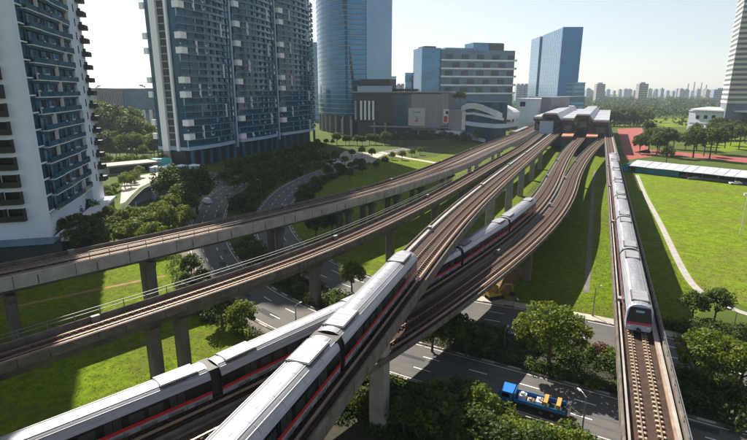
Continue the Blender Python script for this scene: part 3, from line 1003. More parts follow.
# paler right-hand face and the slanting groove
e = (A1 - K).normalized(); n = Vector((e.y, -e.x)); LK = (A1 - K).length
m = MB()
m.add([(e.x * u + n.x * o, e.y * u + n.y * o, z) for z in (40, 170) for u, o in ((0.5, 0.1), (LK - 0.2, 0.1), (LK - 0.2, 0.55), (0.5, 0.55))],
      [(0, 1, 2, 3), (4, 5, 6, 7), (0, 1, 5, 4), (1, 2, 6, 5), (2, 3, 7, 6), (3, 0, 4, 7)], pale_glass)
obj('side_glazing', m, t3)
def onleft(px, py, o):
    a, bb = foot[3], foot[2]
    u, z = plane_hit((a.x, a.y), (bb.x, bb.y), px, py)
    ee = (bb - a).normalized(); nn = Vector((ee.y, -ee.x))
    p = a + ee * u + nn * o
    return (p.x - K.x, p.y - K.y, z)
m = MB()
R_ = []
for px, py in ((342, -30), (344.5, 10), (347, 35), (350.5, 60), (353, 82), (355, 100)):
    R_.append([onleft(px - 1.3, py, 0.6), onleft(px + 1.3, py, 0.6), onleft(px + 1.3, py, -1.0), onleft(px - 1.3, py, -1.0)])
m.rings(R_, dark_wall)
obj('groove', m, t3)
m = MB()
for p in foot[1:8]:
    pass
m.prism(grow(loc3, -4), 0, 15.99, dark_wall); obj('lobby', m, t3)
for p in grow(loc3, -1.2)[:30:3]:
    m = MB(); m.tube((p[0], p[1], 0), (p[0], p[1], 16), 0.9, 0.9, mid_wall, 10); obj('column', m, t3)

# ---- shopping podium
M0, M1 = at_depth(354, 440), at_depth(450, 418)
ml = frame('shopping_mall', 'dark glass shopping podium with a grey panelled wall and square sign', M0, M1)
mu = lambda px, py: plane_hit(M0, M1, px, py)
LM = mu(448, 110)[0]
m = MB()
m.b2(0, LM, 0.5, 45, 12, 36.5, dark_wall); m.b2(2, LM, 4, 45, 0, 12, dark_wall)
obj('wall', m, ml)
m = MB(); m.b2(mu(393, 110)[0], mu(411, 110)[0] - 0.3, 0.2, 0.49, mu(393, 131)[1], mu(393, 95)[1], teal_glass); obj('glazing', m, ml)
m = MB(); m.b2(-2, LM + 1, -1, 46, 36.51, 37.6, mid_wall); obj('roof', m, ml)
u0, u1 = mu(411.5, 110)[0], mu(441, 110)[0]
m = MB(); m.b2(u0, u1, -1.6, 0.48, mu(411, 130)[1], 35.4, mid_wall); obj('panelled_wall', m, ml)
for k in range(6):
    x = u0 + (u1 - u0) * (k + 0.5) / 6
    m = MB(); m.b2(x - 0.1, x + 0.1, -1.68, -1.61, mu(411, 129)[1], 35.2, grey_wall); obj('panel_joint', m, ml)
s0, s1, sz0, sz1 = mu(409, 117)[0], mu(425.5, 117)[0], mu(415, 125.5)[1], mu(415, 108)[1]
m = MB(); m.b2(s0, s1, -3.0, -1.7, sz0, sz1, mat('sign_face', (0.5, 0.5, 0.5), 0.6)); sg_ = obj('sign', m, ml)
sw, sh = s1 - s0, sz1 - sz0
m = MB()
for k in range(6): m.b2(s0 + sw * (0.30 + 0.075 * k), s0 + sw * (0.355 + 0.075 * k), -3.06, -3.01, sz0 + sh * 0.72, sz0 + sh * (0.80 + 0.02 * (k % 2)), sign_teal)
obj('lettering', m, sg_)
m = MB()
m.b2(s0 + sw * 0.42, s0 + sw * 0.52, -3.06, -3.01, sz0 + sh * 0.48, sz0 + sh * 0.58, sign_green)
m.b2(s0 + sw * 0.50, s0 + sw * 0.60, -3.06, -3.01, sz0 + sh * 0.38, sz0 + sh * 0.47, sign_teal)
m.b2(s0 + sw * 0.42, s0 + sw * 0.60, -3.06, -3.01, sz0 + sh * 0.22, sz0 + sh * 0.35, sign_red)
obj('emblem', m, sg_)
m = MB(); m.b2(u1 + 0.2, LM, -1.9, 0.48, 10, 36, mid_wall); obj('corner_wall', m, ml)
bx0, bx1 = mu(443.5, 117)[0], mu(449, 117)[0]
m = MB(); m.b2(bx0, bx1, -2.2, -1.92, mu(446, 123)[1], mu(446, 109)[1], white_paint); bn = obj('banner', m, ml)
m = MB(); m.b2(bx0 + 0.6, bx1 - 1.2, -2.28, -2.21, mu(446, 122)[1], mu(446, 116)[1], sign_red); m.b2(bx0 + 2, bx1 - 0.4, -2.28, -2.21, mu(446, 114)[1], mu(446, 111)[1], dark_m); obj('poster_art', m, bn)
for px in (343, 352, 356.5, 362, 366, 370, 374):
    m = MB()
    x = mu(px, 110)[0]
    m.b2(x - 0.8, x + 0.8, -3, -1.6, 14 if px > 355 else 0, 30 if px > 355 else 14, white_trim if px > 360 else mid_wall)
    obj('column', m, ml)
m = MB(); m.b2(mu(358, 100)[0], mu(392, 100)[0], -1.5, 0.48, mu(370, 92)[1], mu(370, 86)[1], pv_blue); obj('canopy', m, ml)
m = MB(); m.b2(mu(358, 100)[0], mu(388, 100)[0], 6, 30, 37.6, mu(370, 79)[1], dark_wall); obj('plant_room', m, ml)
for k in range(7):
    x = mu(374 + 11 * k, 132)[0]
    m = MB(); m.b2(x - 0.7, x + 0.7, 0.6, 2, 0, 12, mid_wall); obj('column', m, ml)
m = MB(); m.b2(mu(372, 132)[0], LM + 4, -7, 0.3, 8.5, 9.3, mid_wall); obj('canopy', m, ml)

# ---- curved mall with white canopies beside the tracks
V0, V1 = at_depth(450, 415), at_depth(509, 372)
cm = frame('curved_mall', 'curved glass mall with white swooping canopies beside the tracks', V0, V1)
vu = lambda px, py: plane_hit(V0, V1, px, py)
LV = vu(509, 120)[0]
def lens(u0, u1, b, y1, n=14):
    return [(u0 + (u1 - u0) * i / n, -b * math.sin(PI * i / n) ** 0.8) for i in range(n + 1)] + [(u1, y1), (u0, y1)]
uA = vu(466.5, 120)[0]
m = MB(); m.prism(lens(uA, LV - 2, 6, 6)[:-2] + [(LV - 12, 14), (uA, 22)], 0, 30, teal_glass); obj('glass_wall', m, cm)
m = MB(); m.b2(0, uA - 0.2, -1, 30, 6, vu(455, 110)[1], mid_wall); obj('panelled_wall', m, cm)
m = MB(); m.b2(vu(463, 120)[0], uA - 0.21, -1.5, -1.01, 8, vu(463, 110)[1], white_trim); obj('pilaster', m, cm)
def swoop(pts, th, y0, y1, mm, bulge):
    R_ = []
    n = len(pts)
    for i, (px, py) in enumerate(pts):
        u, z = vu(px, py)
        bb = bulge * math.sin(PI * (i + 0.3) / (n - 0.4))
        R_.append([(u, y0 - bb, z), (u, y1, z + 0.8), (u, y1, z + 0.8 - th), (u, y0 - bb, z - th)])
    return MB().rings(R_, mm)
obj('canopy', swoop([(463, 106), (472, 103), (480, 103), (488, 105), (495, 108), (501, 111), (504, 113.5)], 4.2, -1, 20, roof_white, 6), cm)
obj('canopy', swoop([(466, 112.5), (478, 112), (490, 114), (500, 116.5), (505, 118)], 1.8, -1, 14, roof_white, 6), cm)
obj('canopy', swoop([(466, 121), (478, 122), (490, 123), (500, 124), (508, 124)], 2.8, -1.5, 14, white_wall, 7), cm)
obj('canopy', swoop([(440, 130), (455, 131), (470, 133), (482, 136), (490, 139)], 2.4, -4, 12, white_wall, 8), cm)
obj('canopy', swoop([(446, 138), (460, 140), (475, 142), (484, 143.5)], 1.0, -6, 8, mid_wall, 6), cm)

# ---- hospital with white ribbon bands
H0, H1 = at_depth(440, 600), at_depth(513, 622)
hp = frame('hospital', 'wide office-like hospital block with white ribbon bands and blue glass', H0, H1)
hu = lambda px, py: plane_hit(H0, H1, px, py)
LH = hu(514, 70)[0]
zt = hu(450, 49.5)[1]
m = MB(); m.b2(0, LH, 0, 40, 0, zt, band_glass); m.b2(hu(447, 60)[0], hu(475, 60)[0], 6, 30, zt, zt + 2.5, blue_glass); obj('glass_body', m, hp)
HW = hu(422.5, 60)[0]
m = MB(); m.b2(HW, -0.05, 2, 34, 0, hu(425, 47.5)[1], blue_glass); obj('side_wing', m, hp)
for k in range(9):
    z = hu(430, 47 + 5.5 * k)[1] - 1
    m = MB(); m.b2(HW - .2, -0.06, 1.8, 1.99, z - 0.3, z, pv_blue); obj('floor_line', m, hp)
m = MB(); m.b2(HW * .8, -4, 8, 30, hu(425, 47.5)[1] + 0.01, hu(430, 45.5)[1], dark_wall); m.b2(hu(475, 50)[0], hu(505, 50)[0], 5, 30, zt + 0.01, hu(490, 42.5)[1], blue_glass); m.b2(hu(491, 50)[0], hu(505.5, 50)[0], 4, 31, zt + 0.02, hu(490, 43)[1], dark_wall); obj('plant_room', m, hp)
for k, py in enumerate((60.5, 68.8, 76.8, 85.3, 93.5)):
    z = hu(470, py)[1]
    m = MB(); m.b2(-0.5, LH + 2, -2.0, -0.01, z - 0.8, z + 1.0, white_trim); m.b2(LH + 0.2, LH + 3, -1, 6, z + 0.2, z + 1.6, dark_m)
    bb_ = obj('ribbon_band', m, hp)
    for j in range(5):
        u = LH * (0.06 + 0.21 * j + (0.09 if k % 2 else 0))
        if u > LH - 6: continue
        m = MB(); m.b2(u, u + 8.5, -0.4, -0.02, z + 1.3, z + 6.5, hosp_win); m.b2(u + 0.8, u + 3.6, -0.5, -0.41, z + 2, z + 6, hosp_win2); m.b2(u + 4.6, u + 7.6, -0.5, -0.41, z + 2, z + 6, hosp_win2)
        obj('window', m, hp)

# ---- glass hotel tower
KK, KL, KR = at_depth(556.5, 700), at_depth(527, 850), at_depth(573.5, 712)
ht = frame('hotel_tower', 'glass tower with bright left face and deep blue right face, behind the station', KL, KK)
hk = lambda px, py: plane_hit(KL, KK, px, py)
LK = math.hypot(KK[0] - KL[0], KK[1] - KL[1])
c_, s_ = math.cos(ht.rotation_euler.z), math.sin(ht.rotation_euler.z)
def tol(p, o): return ((p[0] - o[0]) * c_ + (p[1] - o[1]) * s_, -(p[0] - o[0]) * s_ + (p[1] - o[1]) * c_)
kr = tol(KR, KL)
ztop = hk(556, 30)[1]
zl = hk(527.5, 41)[1]
un0, un1 = hk(538.3, 60)[0], hk(541.0, 60)[0]
zz = lambda p: zl + (ztop - zl) * max(0, (p[0] - un1) / (LK - un1)) if p[0] > un1 else zl
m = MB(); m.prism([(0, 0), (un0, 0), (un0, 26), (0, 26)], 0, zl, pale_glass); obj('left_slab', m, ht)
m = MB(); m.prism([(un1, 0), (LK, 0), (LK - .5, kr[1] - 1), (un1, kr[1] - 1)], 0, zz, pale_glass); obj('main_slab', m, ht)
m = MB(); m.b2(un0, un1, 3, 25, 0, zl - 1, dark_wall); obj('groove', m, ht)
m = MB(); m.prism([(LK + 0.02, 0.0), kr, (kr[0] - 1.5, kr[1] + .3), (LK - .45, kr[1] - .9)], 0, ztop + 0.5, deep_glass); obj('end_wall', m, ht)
for k in range(12):
    u = un1 + (LK - un1) * (k + 0.5) / 12
    m = MB(); m.b2(u - 0.12, u + 0.12, -0.2, -0.01, 2, zz((u, 0)) - 0.5, pv_blue); obj('mullion', m, ht)
for k in range(24):
    z = 6 + 4.6 * k
    if z < zl - 2:
        m = MB(); m.b2(0.2, un0 - 0.1, -0.16, -0.012, z, z + 0.3, pv_blue); m.b2(un1 + 0.1, LK - 0.1, -0.16, -0.012, z, z + 0.3, pv_blue); obj('floor_line', m, ht)

def block(name, label, pxl, pxr, dl, dr_, ytop, depth, wall, glass, nfl, cat='building', group=None, zb=0.0, roof=None):
    a, b_ = at_depth(pxl, dl), at_depth(pxr, dr_)
    o = frame(name, label, a, b_, cat, group)
    L = math.hypot(b_[0] - a[0], b_[1] - a[1])
    z1 = plane_hit(a, b_, (pxl + pxr) / 2, ytop)[1]
    m = MB(); m.b2(0, L, 0, depth, zb, z1, wall); obj('wall', m, o)
    hh = (z1 - 2) / nfl
    for k in range(nfl):
        m = MB(); m.b2(L * 0.04, L * 0.96, -0.35, -0.01, 2 + hh * k + hh * 0.3, 2 + hh * k + hh * 0.85, glass)
        m.b2(-0.3, -0.01, depth * 0.1, depth * 0.9, 2 + hh * k + hh * 0.3, 2 + hh * k + hh * 0.85, glass)
        obj('window_band', m, o)
    m = MB(); m.b2(-0.5, L + 0.5, -0.5, depth + 0.5, z1 + 0.01, z1 + 0.9, roof or wall); obj('roof', m, o)
    return o, L, z1
block('glass_annex', 'low blue-grey block standing at the right foot of the hotel tower', 573, 583.5, 690, 705, 83, 30, pale_glass, blue_glass, 8)
block('office_block', 'low grey-blue block in front of the hotel tower, behind the white box building', 545, 585, 600, 610, 97.5, 40, grey_wall, blue_glass, 6)
block('slim_tower', 'pale glass tower seen in the gap between the apartment slab and rounded office tower', 309, 321.5, 640, 640, 43, 30, pale_glass, haze_wall, 14)
wb, LWB, zwb = block('box_building', 'plain pale box building with grey side, left of the station roofs', 516.5, 539, 455, 440, 99.5, 35, white_wall, white_wall, 1)
m = MB(); m.b2(LWB + 0.02, LWB + 9, 4, 40, 0, zwb + 2, grey_wall); obj('side_block', m, wb)
m = MB(); m.b2(4, 9, -0.6, -0.36, zwb - 6, zwb - 2, black_gl); obj('window', m, wb)
lf, LLF, zlf = block('exhibition_hall', 'long grey ribbed hall behind trees between the white tower and apartment slab', 97, 158, 560, 600, 89, 60, grey_wall, dark_wall, 1)
for k in range(16):
    m = MB(); u = LLF * (0.03 + 0.37 * k / 15); m.b2(u - 0.35, u + 0.35, -1.0, -0.36, 2, zlf - 2, mid_wall); obj('rib', m, lf)
m = MB(); m.b2(LLF * 0.42, LLF * 0.98, -1.5, -0.36, zlf * 0.42, zlf - 1, band_glass); obj('glazing', m, lf)
for k in range(5):
    m = MB(); u = LLF * (0.46 + 0.12 * k); m.b2(u, u + 3.5, -1.4, -0.36, 2, zlf * 0.42 - 0.1, white_trim); obj('column', m, lf)
m = MB(); m.rings([[(u, 10, zlf + 0.9), (u, 50, zlf + 0.9), (u, 30, zlf + 1.5 + 9 * math.sin(PI * (u - LLF * .15) / (LLF * .7)))] for u in [LLF * (.15 + .7 * i / 8) for i in range(9)]], roof_white); obj('roof_shell', m, lf)

# ---- ribbed tower at right edge and long low building at its foot
S0, S1 = at_depth(727.5, 470), at_depth(772, 455)
jt = frame('ribbed_tower', 'tall beige tower of close horizontal bands at the right edge', S0, S1)
m = MB(); m.b2(0, 42, 0.6, 40, 0, 150, haze_dark); obj('glass_body', m, jt)
m = MB(); m.b2(-0.3, 42, 0, 40.3, 0, 2.2, beige_band); mjb = m.mesh('floor_band')
for k in range(30): link('floor_band', mjb, jt, (0, 0, 27 + 4.4 * k))
lb, LLB, zlb = block('low_school_building', 'low white building with three square windows, at foot of ribbed tower', 691, 727, 520, 480, 112, 40, white_wall, white_wall, 1)
for px in (698, 706, 714):
    u, z = plane_hit(at_depth(691, 520), at_depth(727, 480), px, 117)
    m = MB(); m.b2(u - 2, u + 2, -0.7, -0.36, z - 1.6, z + 1.6, black_gl); obj('window', m, lb)
m = MB(); m.rings([[(u, -3, zlb + 1.2), (u, 44, zlb + 1.2), (u, 44, zlb + 3), (u, 18, zlb + 4.2), (u, -3, zlb + 2.4)] for u in (4, LLB + 40)], roof_white); obj('roof_sheet', m, lb)
m = MB(); m.b2(LLB + 0.1, LLB + 40, 2, 40, 0, zlb + 1.1, teal_glass); obj('glass_wing', m, lb)

# ---- small buildings in the gap above the mall roof
block('pale_office', 'small pale office just right of the rounded tower, above the mall roof', 388, 396, 620, 620, 77, 20, white_wall, haze_dark, 3)
block('arched_office', 'small blue-grey office with a red disc, in the gap above the mall roof', 405, 413.5, 640, 640, 73.5, 20, pale_glass, blue_glass, 4)
o, L_, z_ = block('striped_office', 'narrow white and lime office beside the hospital, above the mall roof', 414, 420, 640, 640, 75, 20, white_wall, sign_green, 1)
p = at_depth(412, 634); z_ = plane_hit(at_depth(405, 634), at_depth(420, 634), 412, 79)[1]
m = MB(); m.tube((0, 0, 0), (0, -0.6, 0), 2.6, 2.6, sign_red, 20); m.tube((0, 1.0, -24), (0, 1.0, 2), 0.4, 0.4, galv_m)
tag(obj('round_sign', m, None, (p[0], p[1], z_)), 'red round sign above the mall roof, beside the arched office', 'sign')

# ------------------------------------------------------------------ station
stn_grey = mat('station_screen', (0.16, 0.14, 0.15), 0.6)
stn_roof = mat('weathered_roof_sheet', (0.46, 0.47, 0.50), 0.5, 0.1, vary=0.2, scale=0.12, detail=10)
h25 = rad(25)
O = Vector((131, 330)); rr_ = Vector((math.cos(h25), -math.sin(h25)))
SA = (O - rr_ * 40); SB = (O + rr_ * 40)
st = frame('railway_station', 'elevated station with stepped white roofs where all the viaducts meet', tuple(SA), tuple(SB))
su = lambda px, py: plane_hit(tuple(SA), tuple(SB), px, py)
def roof_part(p0, p1, py, slope_l=0, slope_r=0, L=170, th=0.9):
    u0, u1 = su(p0, py)[0], su(p1, py)[0]
    z = su((p0 + p1) / 2, py)[1]
    m = MB()
    m.rings([[(u0 - slope_l, y, z - (4 if slope_l else 0.6)), (u0, y, z + rise), (u1, y, z + rise), (u1 + slope_r, y, z - (4 if slope_r else 0.6)), (u1 + slope_r - 0.01, y, z - (4 if slope_r else 0.6) - th), (u1, y, z + rise - th), (u0, y, z + rise - th), (u0 - slope_l + 0.01, y, z - (4 if slope_l else 0.6) - th)] for y, rise in ((0, 0), (L, 0.6))], stn_roof)
    r = obj('roof', m, st)
    m = MB()
    m.b2(u0 + 0.1, u1 - 0.1, 0.4, 1.2, z - th - 2.0, z - th - 0.02, maroon_m)
    obj('fascia', m, st)
    m = MB()
    for k in range(9):
        y = 3 + L * k / 9
        m.box(((u0 + u1) / 2, y, z + 0.12 + 0.6 * y / L), (u1 - u0 - 0.2, 0.25, 0.2), pv_blue)
    obj('roof_seam', m, r)
    m = MB()
    m.b2(u0 + 0.3, u1 - 0.3, 7.0, 7.6, z - 9.5, z - th - 0.7, dark_wall)
    obj('gable_wall', m, st)
    m = MB()
    m.b2(u0 + (u1 - u0) * .25, u0 + (u1 - u0) * .8, 5.4, 6.9, z - 8.6, z - 5.0, stn_grey)
    obj('platform_screen', m, st)
    return u0, u1, z
roof_part(533.5, 542.5, 116.6)
roof_part(544, 557, 113, 2.5, 3.2)
roof_part(561.5, 574.2, 118)
roof_part(577, 589.8, 114.2, 2.5, 3.0)
roof_part(593, 609.3, 120)
for k, pts in enumerate((((561.5, 136), (573, 136), (577, 127.6), (566, 127.6)), ((586, 136.4), (597.5, 136.4), (600, 129), (589, 129)))):
    q = [W(x, y, 11.4) for x, y in pts]
    loc = [((x - SA.x) * rr_.x + (y - SA.y) * rr_.y, -(x - SA.x) * rr_.y * 1.0 + (y - SA.y) * rr_.x) for x, y in q]
    m = MB(); m.prism(loc, 10.6, 11.4, tile_m); obj('tiled_canopy', m, st)
    cxm, cym = sum(p[0] for p in loc) / 4, sum(p[1] for p in loc) / 4
    m = MB(); m.prism([(cxm + (x - cxm) * .9, cym + (y - cym) * .9) for x, y in loc], 0, 10.59, dark_wall); obj('void_fill', m, st)  # dark solid stands in for the shaded void under the tiles
ub = su(540, 124)[0]; ub1 = su(553, 124)[0]
m = MB(); m.b2(ub, ub1, -1.0, 5, 6.0, su(546, 121)[1], pv_blue); obj('screen_wall', m, st)
m = MB(); m.b2(-6, su(604, 120)[0], 25, 160, 0, 8.0, grey_wall); obj('concourse', m, st)

# ------------------------------------------------------------------ long stand beside the field
N0, N1 = W(629, 171.5), W(747, 185)
ext = (Vector(N1) - Vector(N0)); LN = ext.length + 70
cs = frame('covered_stand', 'long low stand with pale sheet roof along the far side of the field', N0, N1)
m = MB()
RR = []
for i in range(31):
    u = LN * i / 30
    wob = 0.25 * math.sin(i * 1.7)
    RR.append([(u, -2.5, 3.2 + wob * .3), (u, 8, 4.9 + wob * .2), (u, 13, 4.3), (u, 13, 4.1), (u, 8, 4.7 + wob * .2), (u, -2.5, 3.0 + wob * .3)])
m.rings(RR, canopy_white)
rf = obj('roof', m, cs)
m = MB()
for i in range(1, 30):
    u = LN * i / 30
    m.box((u, 2.75, 4.12), (0.10, 10.5, 0.08), canopy_white, tilt=Matrix.Rotation(rad(9.2), 3, 'X'))
obj('roof_seam', m, rf)
m = MB(); m.rings([[(-0.02 - 4 * math.sin(a), y, 4.6 * math.cos(a) - 0.5) for a in [PI / 2 * k / 6 for k in range(7)]] + [(-0.02, y, 0)] for y in (-2.4, 13)], canopy_blue); obj('end_cap', m, cs)
m = MB(); m.b2(0, LN, 12, 12.3, 0, 4.1, dark_wall); obj('rear_wall', m, cs)
m = MB(); m.b2(3, 22, -0.6, -0.4, 0, 2.6, canopy_blue); obj('hoarding', m, cs)
m = MB(); m.b2(22.1, LN, 1.0, 8.9, 0, 0.9, grey_wall); obj('tier', m, cs)
for k in range(20):
    u = 1 + (LN - 2) * k / 19
    m = MB(); m.b2(u - .12, u + .12, -1.1, -0.85, 0, 3.0, galv_m); obj('post', m, cs)

# ------------------------------------------------------------------ garden ramp building
B0, B1 = W(119, 219), W(150, 210)
gb = thing('carpark_ramp', 'dark carpark entrance with a rising planted roof edge, under the apartment towers', 'building', (0, 0, 0))
line = [(118.6, 217.5, 0.6), (127, 207, 2.0), (135, 198, 3.5), (144, 189.5, 4.8), (154, 184.5, 5.6), (168.7, 180.7, 6.2), (186, 176, 6.6)]
RR = []
for px, py, z in line:
    x, y = W(px, py, z)
    RR.append([(x, y, z), (x - 2.7, y + 2.9, z + 0.2), (x - 2.7, y + 2.9, z - 0.8), (x, y, z - 0.9)])
m = MB(); m.rings(RR, mat('roof_planting', (0.020, 0.036, 0.010), 0.95, col2=(0.05, 0.075, 0.014), scale=0.8, detail=10)); obj('planted_roof', m, gb)
m = MB(); m.rings([[(a[0][0] + .25, a[0][1] - .3, a[0][2] + .5), (a[0][0] + .02, a[0][1] - .02, a[0][2] + .5), (a[0][0] + .02, a[0][1] - .02, a[0][2] - 1.0), (a[0][0] + .25, a[0][1] - .3, a[0][2] - 1.0)] for a in RR], dark_wall); obj('parapet', m, gb)
m = MB(); m.rings([[(a[0][0] - 2.6, a[0][1] + 2.6, 0), (a[0][0] - 2.2, a[0][1] + 2.2, 0), (a[0][0] - 2.2, a[0][1] + 2.2, max(.1, a[0][2] - .95)), (a[0][0] - 2.6, a[0][1] + 2.6, max(.1, a[0][2] - .95))] for a in RR], grey_wall); obj('wall', m, gb)
for i in (2, 4):
    a = RR[i][0]
    m = MB(); m.b2(a[0] - 1.3, a[0] - 0.3, a[1] + .2, a[1] + 1.2, 0, a[2] - 0.92, pv_blue); obj('column', m, gb)
tc_ = thing('entrance_canopy', 'teal sloping entrance canopy at the foot of the apartment slab', 'canopy', (0, 0, 0))
a, b_ = W(170, 183.5, 4.5), W(191, 176, 6.0)
d = (Vector(b_) - Vector(a)).normalized(); nn = Vector((-d.y, d.x)) * 3.5
m = MB(); m.rings([[(p[0], p[1], z), (p[0] + nn.x, p[1] + nn.y, z + .3), (p[0] + nn.x, p[1] + nn.y, z), (p[0], p[1], z - .3)] for p, z in ((a, 4.5), (b_, 6.0))], teal_paint); obj('canopy_sheet', m, tc_)
for t in (0.1, 0.5, 0.9):
    p = Vector(a) * (1 - t) + Vector(b_) * t + nn * .4
    m = MB(); m.tube((p.x, p.y, 0), (p.x, p.y, 4.2 + 1.4 * t), .15, .15, galv_m); obj('post', m, tc_)
ch = frame('clubhouse', 'low flat-roofed pale clubhouse in the garden between the apartment towers', W(106, 176), W(134, 173))
m = MB(); m.b2(0, 24, 1, 10, 0, 4.0, grey_wall); obj('wall', m, ch)
m = MB(); m.b2(-1, 26, -0.5, 11, 4.01, 4.5, paving_m); obj('roof', m, ch)
m = MB(); m.b2(2, 22, 0.8, 0.99, .5, 3.4, black_gl); obj('window', m, ch)
m = MB(); m.b2(24.2, 32, 2, 9, 0, 5.2, teal_paint); obj('annex', m, ch)
po = thing('pool_pavilion', 'row of small white pavilions beside the apartment slab columns', 'pavilion', (*W(150, 172), 0), rad(15))
for k in range(4):
    m = MB(); m.b2(k * 6, k * 6 + 4.5, 0, 4, 0, 2.2, pv_blue); m.rings([[(k * 6 - .5, -.5, 2.2), (k * 6 + 5, -.5, 2.2), (k * 6 + 5, 4.5, 2.2), (k * 6 - .5, 4.5, 2.2)], [(k * 6 + 2, 1.8, 2.9), (k * 6 + 2.5, 1.8, 2.9), (k * 6 + 2.5, 2.2, 2.9), (k * 6 + 2, 2.2, 2.9)]], white_wall); obj('pavilion_unit', m, po)

# ------------------------------------------------------------------ vehicles
def wheel(parent, x, y, r, w=0.28):
    m = MB(); m.tube((x - w / 2, y, r), (x + w / 2, y, r), r, r, tyre_m, 14)
    t = obj('wheel', m, parent)
    m = MB(); m.tube((x - w / 2 - .01, y, r), (x + w / 2 + .01, y, r), r * .55, r * .55, galv_m, 10)
    obj('rim', m, t)
# truck: local +y = forward
a, b_ = Vector(W(499, 400)), Vector(W(561, 417))
d = (a - b_).normalized()
tk = thing('flatbed_truck', 'blue-cab flatbed truck with yellow frames at its rear, on the near road', 'truck', (*(b_ * .5 + a * .5), 0.06), -math.atan2(d.x, d.y))
for y in (2.9, -1.6, -3.0):
    for x in (-0.98, 0.98): wheel(tk, x, y, 0.46)
m = MB(); m.b2(-1.05, 1.05, -4.3, 3.0, 0.75, 0.95, dark_m); obj('chassis', m, tk)
m = MB()
m.rings([[(x, y, z) for x, y in ((-1.15, 2.1), (1.15, 2.1), (1.15, 4.0 - c1), (-1.15, 4.0 - c1))] for z, c1 in ((0.55, 0), (1.4, 0.02), (2.2, 0.3), (2.27, 0.45))], blue_paint)
cb = obj('cab', m, tk)
m = MB(); m.add([(-1.0, 4.005, 1.62), (1.0, 4.005, 1.62), (0.92, 3.76, 2.12), (-0.92, 3.76, 2.12), (-1.0, 3.9, 1.6), (1.0, 3.9, 1.6), (.92, 3.66, 2.1), (-.92, 3.66, 2.1)], [(0, 1, 2, 3), (4, 5, 6, 7), (0, 1, 5, 4), (1, 2, 6, 5), (2, 3, 7, 6), (3, 0, 4, 7)], black_gl); obj('windscreen', m, cb)
for x in (-1.17, 1.15):
    m = MB(); m.b2(x, x + .02, 2.5, 3.5, 1.45, 2.0, black_gl); obj('side_window', m, cb)
    m = MB(); m.b2(x * .72 - .15, x * .72 + .15, 4.0, 4.06, .85, 1.1, lamp_gl); obj('headlight', m, cb)
m = MB(); m.b2(-1.2, 1.2, -4.5, 1.9, 0.96, 1.12, dark_m); obj('bed', m, tk)
for x in (-1.2, 1.14):
    m = MB(); m.b2(x, x + .06, -4.5, 1.9, 1.13, 1.62, blue_paint); obj('side_board', m, tk)
m = MB(); m.b2(-1.13, 1.13, 1.84, 1.9, 1.13, 2.3, blue_paint); obj('headboard', m, tk)
for y in (-2.3, -3.9):
    m = MB()
    for x in (-1.0, 0.82): m.b2(x, x + .18, y, y + .5, 1.13, 1.9, yellow_paint)
    m.b2(-1.0, 1.0, y, y + .52, 1.91, 2.1, yellow_paint)
    obj('support_frame', m, tk)
m = MB(); m.b2(-1.1, 1.1, -5.1, -4.51, 0.5, 1.0, dark_m); obj('tail_ramp', m, tk)
tk.scale = (.92, .92, .92)
tk_m = Matrix.Translation(tk.location) @ Matrix.Rotation(tk.rotation_euler.z, 4, 'Z') @ Matrix.Scale(.92, 4)
for (lab, y, x, sz, mm) in (('white pump unit on the truck bed, nearest the blue cab', 1.0, 0.2, (.9, .9, .7), white_paint), ('pale wooden crate on the truck bed, between two white units', -0.1, -0.3, (.8, .7, .5), sleeper_m), ('white machine unit on the truck bed, beside the yellow frames', -1.2, 0.1, (1.1, .7, .6), white_paint)):
    m = MB()
    m.b2(-sz[0] / 2, sz[0] / 2, -sz[1] / 2, sz[1] / 2, 0, sz[2] * .7, mm)
    m.tube((-.1, 0, sz[2] * .7), (-.1, 0, sz[2] * 1.2), sz[1] * .32, sz[1] * .25, mm, 12)
    m.b2(sz[0] * .2, sz[0] * .42, -.2, .2, sz[2] * .7, sz[2], dark_m)
    o = obj('truck_load', m, None, tk_m @ Vector((x, y, 1.13)), tk.rotation_euler.z)
    tag(o, lab, 'cargo')
# excavator
ex = thing('excavator', 'yellow excavator parked on bare soil beside the double-track viaduct', 'excavator', (*W(494, 298), 0.04), rad(-70))
ex.scale = (.78, .78, .72)
for x in (-1.1, 1.1):
    m = MB(); m.rings([[(x + s * .28, y, z) for y, z in ((-1.7, .0), (1.7, 0), (2.1, .4), (1.8, .85), (-1.8, .85), (-2.1, .4))] for s in (-1, 1)], tyre_m); obj('crawler', m, ex)
m = MB(); m.b2(-1.25, 1.25, -2.2, 1.2, 1.0, 1.7, yellow_paint); m.b2(-1.2, 1.2, -2.3, -.6, 1.7, 2.3, yellow_paint); m.tube((0, 0, .6), (0, 0, 1.0), .7, .7, dark_m, 14); obj('house', m, ex)
m = MB(); m.b2(-1.2, -.1, -.5, 1.2, 1.71, 3.0, yellow_paint); cbx = obj('cab', m, ex)
m = MB(); m.b2(-1.1, -.2, 1.2, 1.23, 1.9, 2.9, black_gl); m.b2(-1.23, -1.2, -.3, 1.1, 2.0, 2.9, black_gl); obj('window', m, cbx)
m = MB(); m.pipe([(.35, .8, 1.6), (.35, 2.6, 3.6), (.35, 4.6, 3.3)], [.3, .34, .2], yellow_paint, 6); bo = obj('boom', m, ex)
m = MB(); m.pipe([(.35, 4.5, 3.4), (.35, 5.2, 1.2)], [.22, .16], yellow_paint, 6); obj('stick', m, bo)
m = MB(); m.b2(-.15, .85, 4.6, 5.5, .1, 1.0, dark_m); obj('bucket', m, bo)
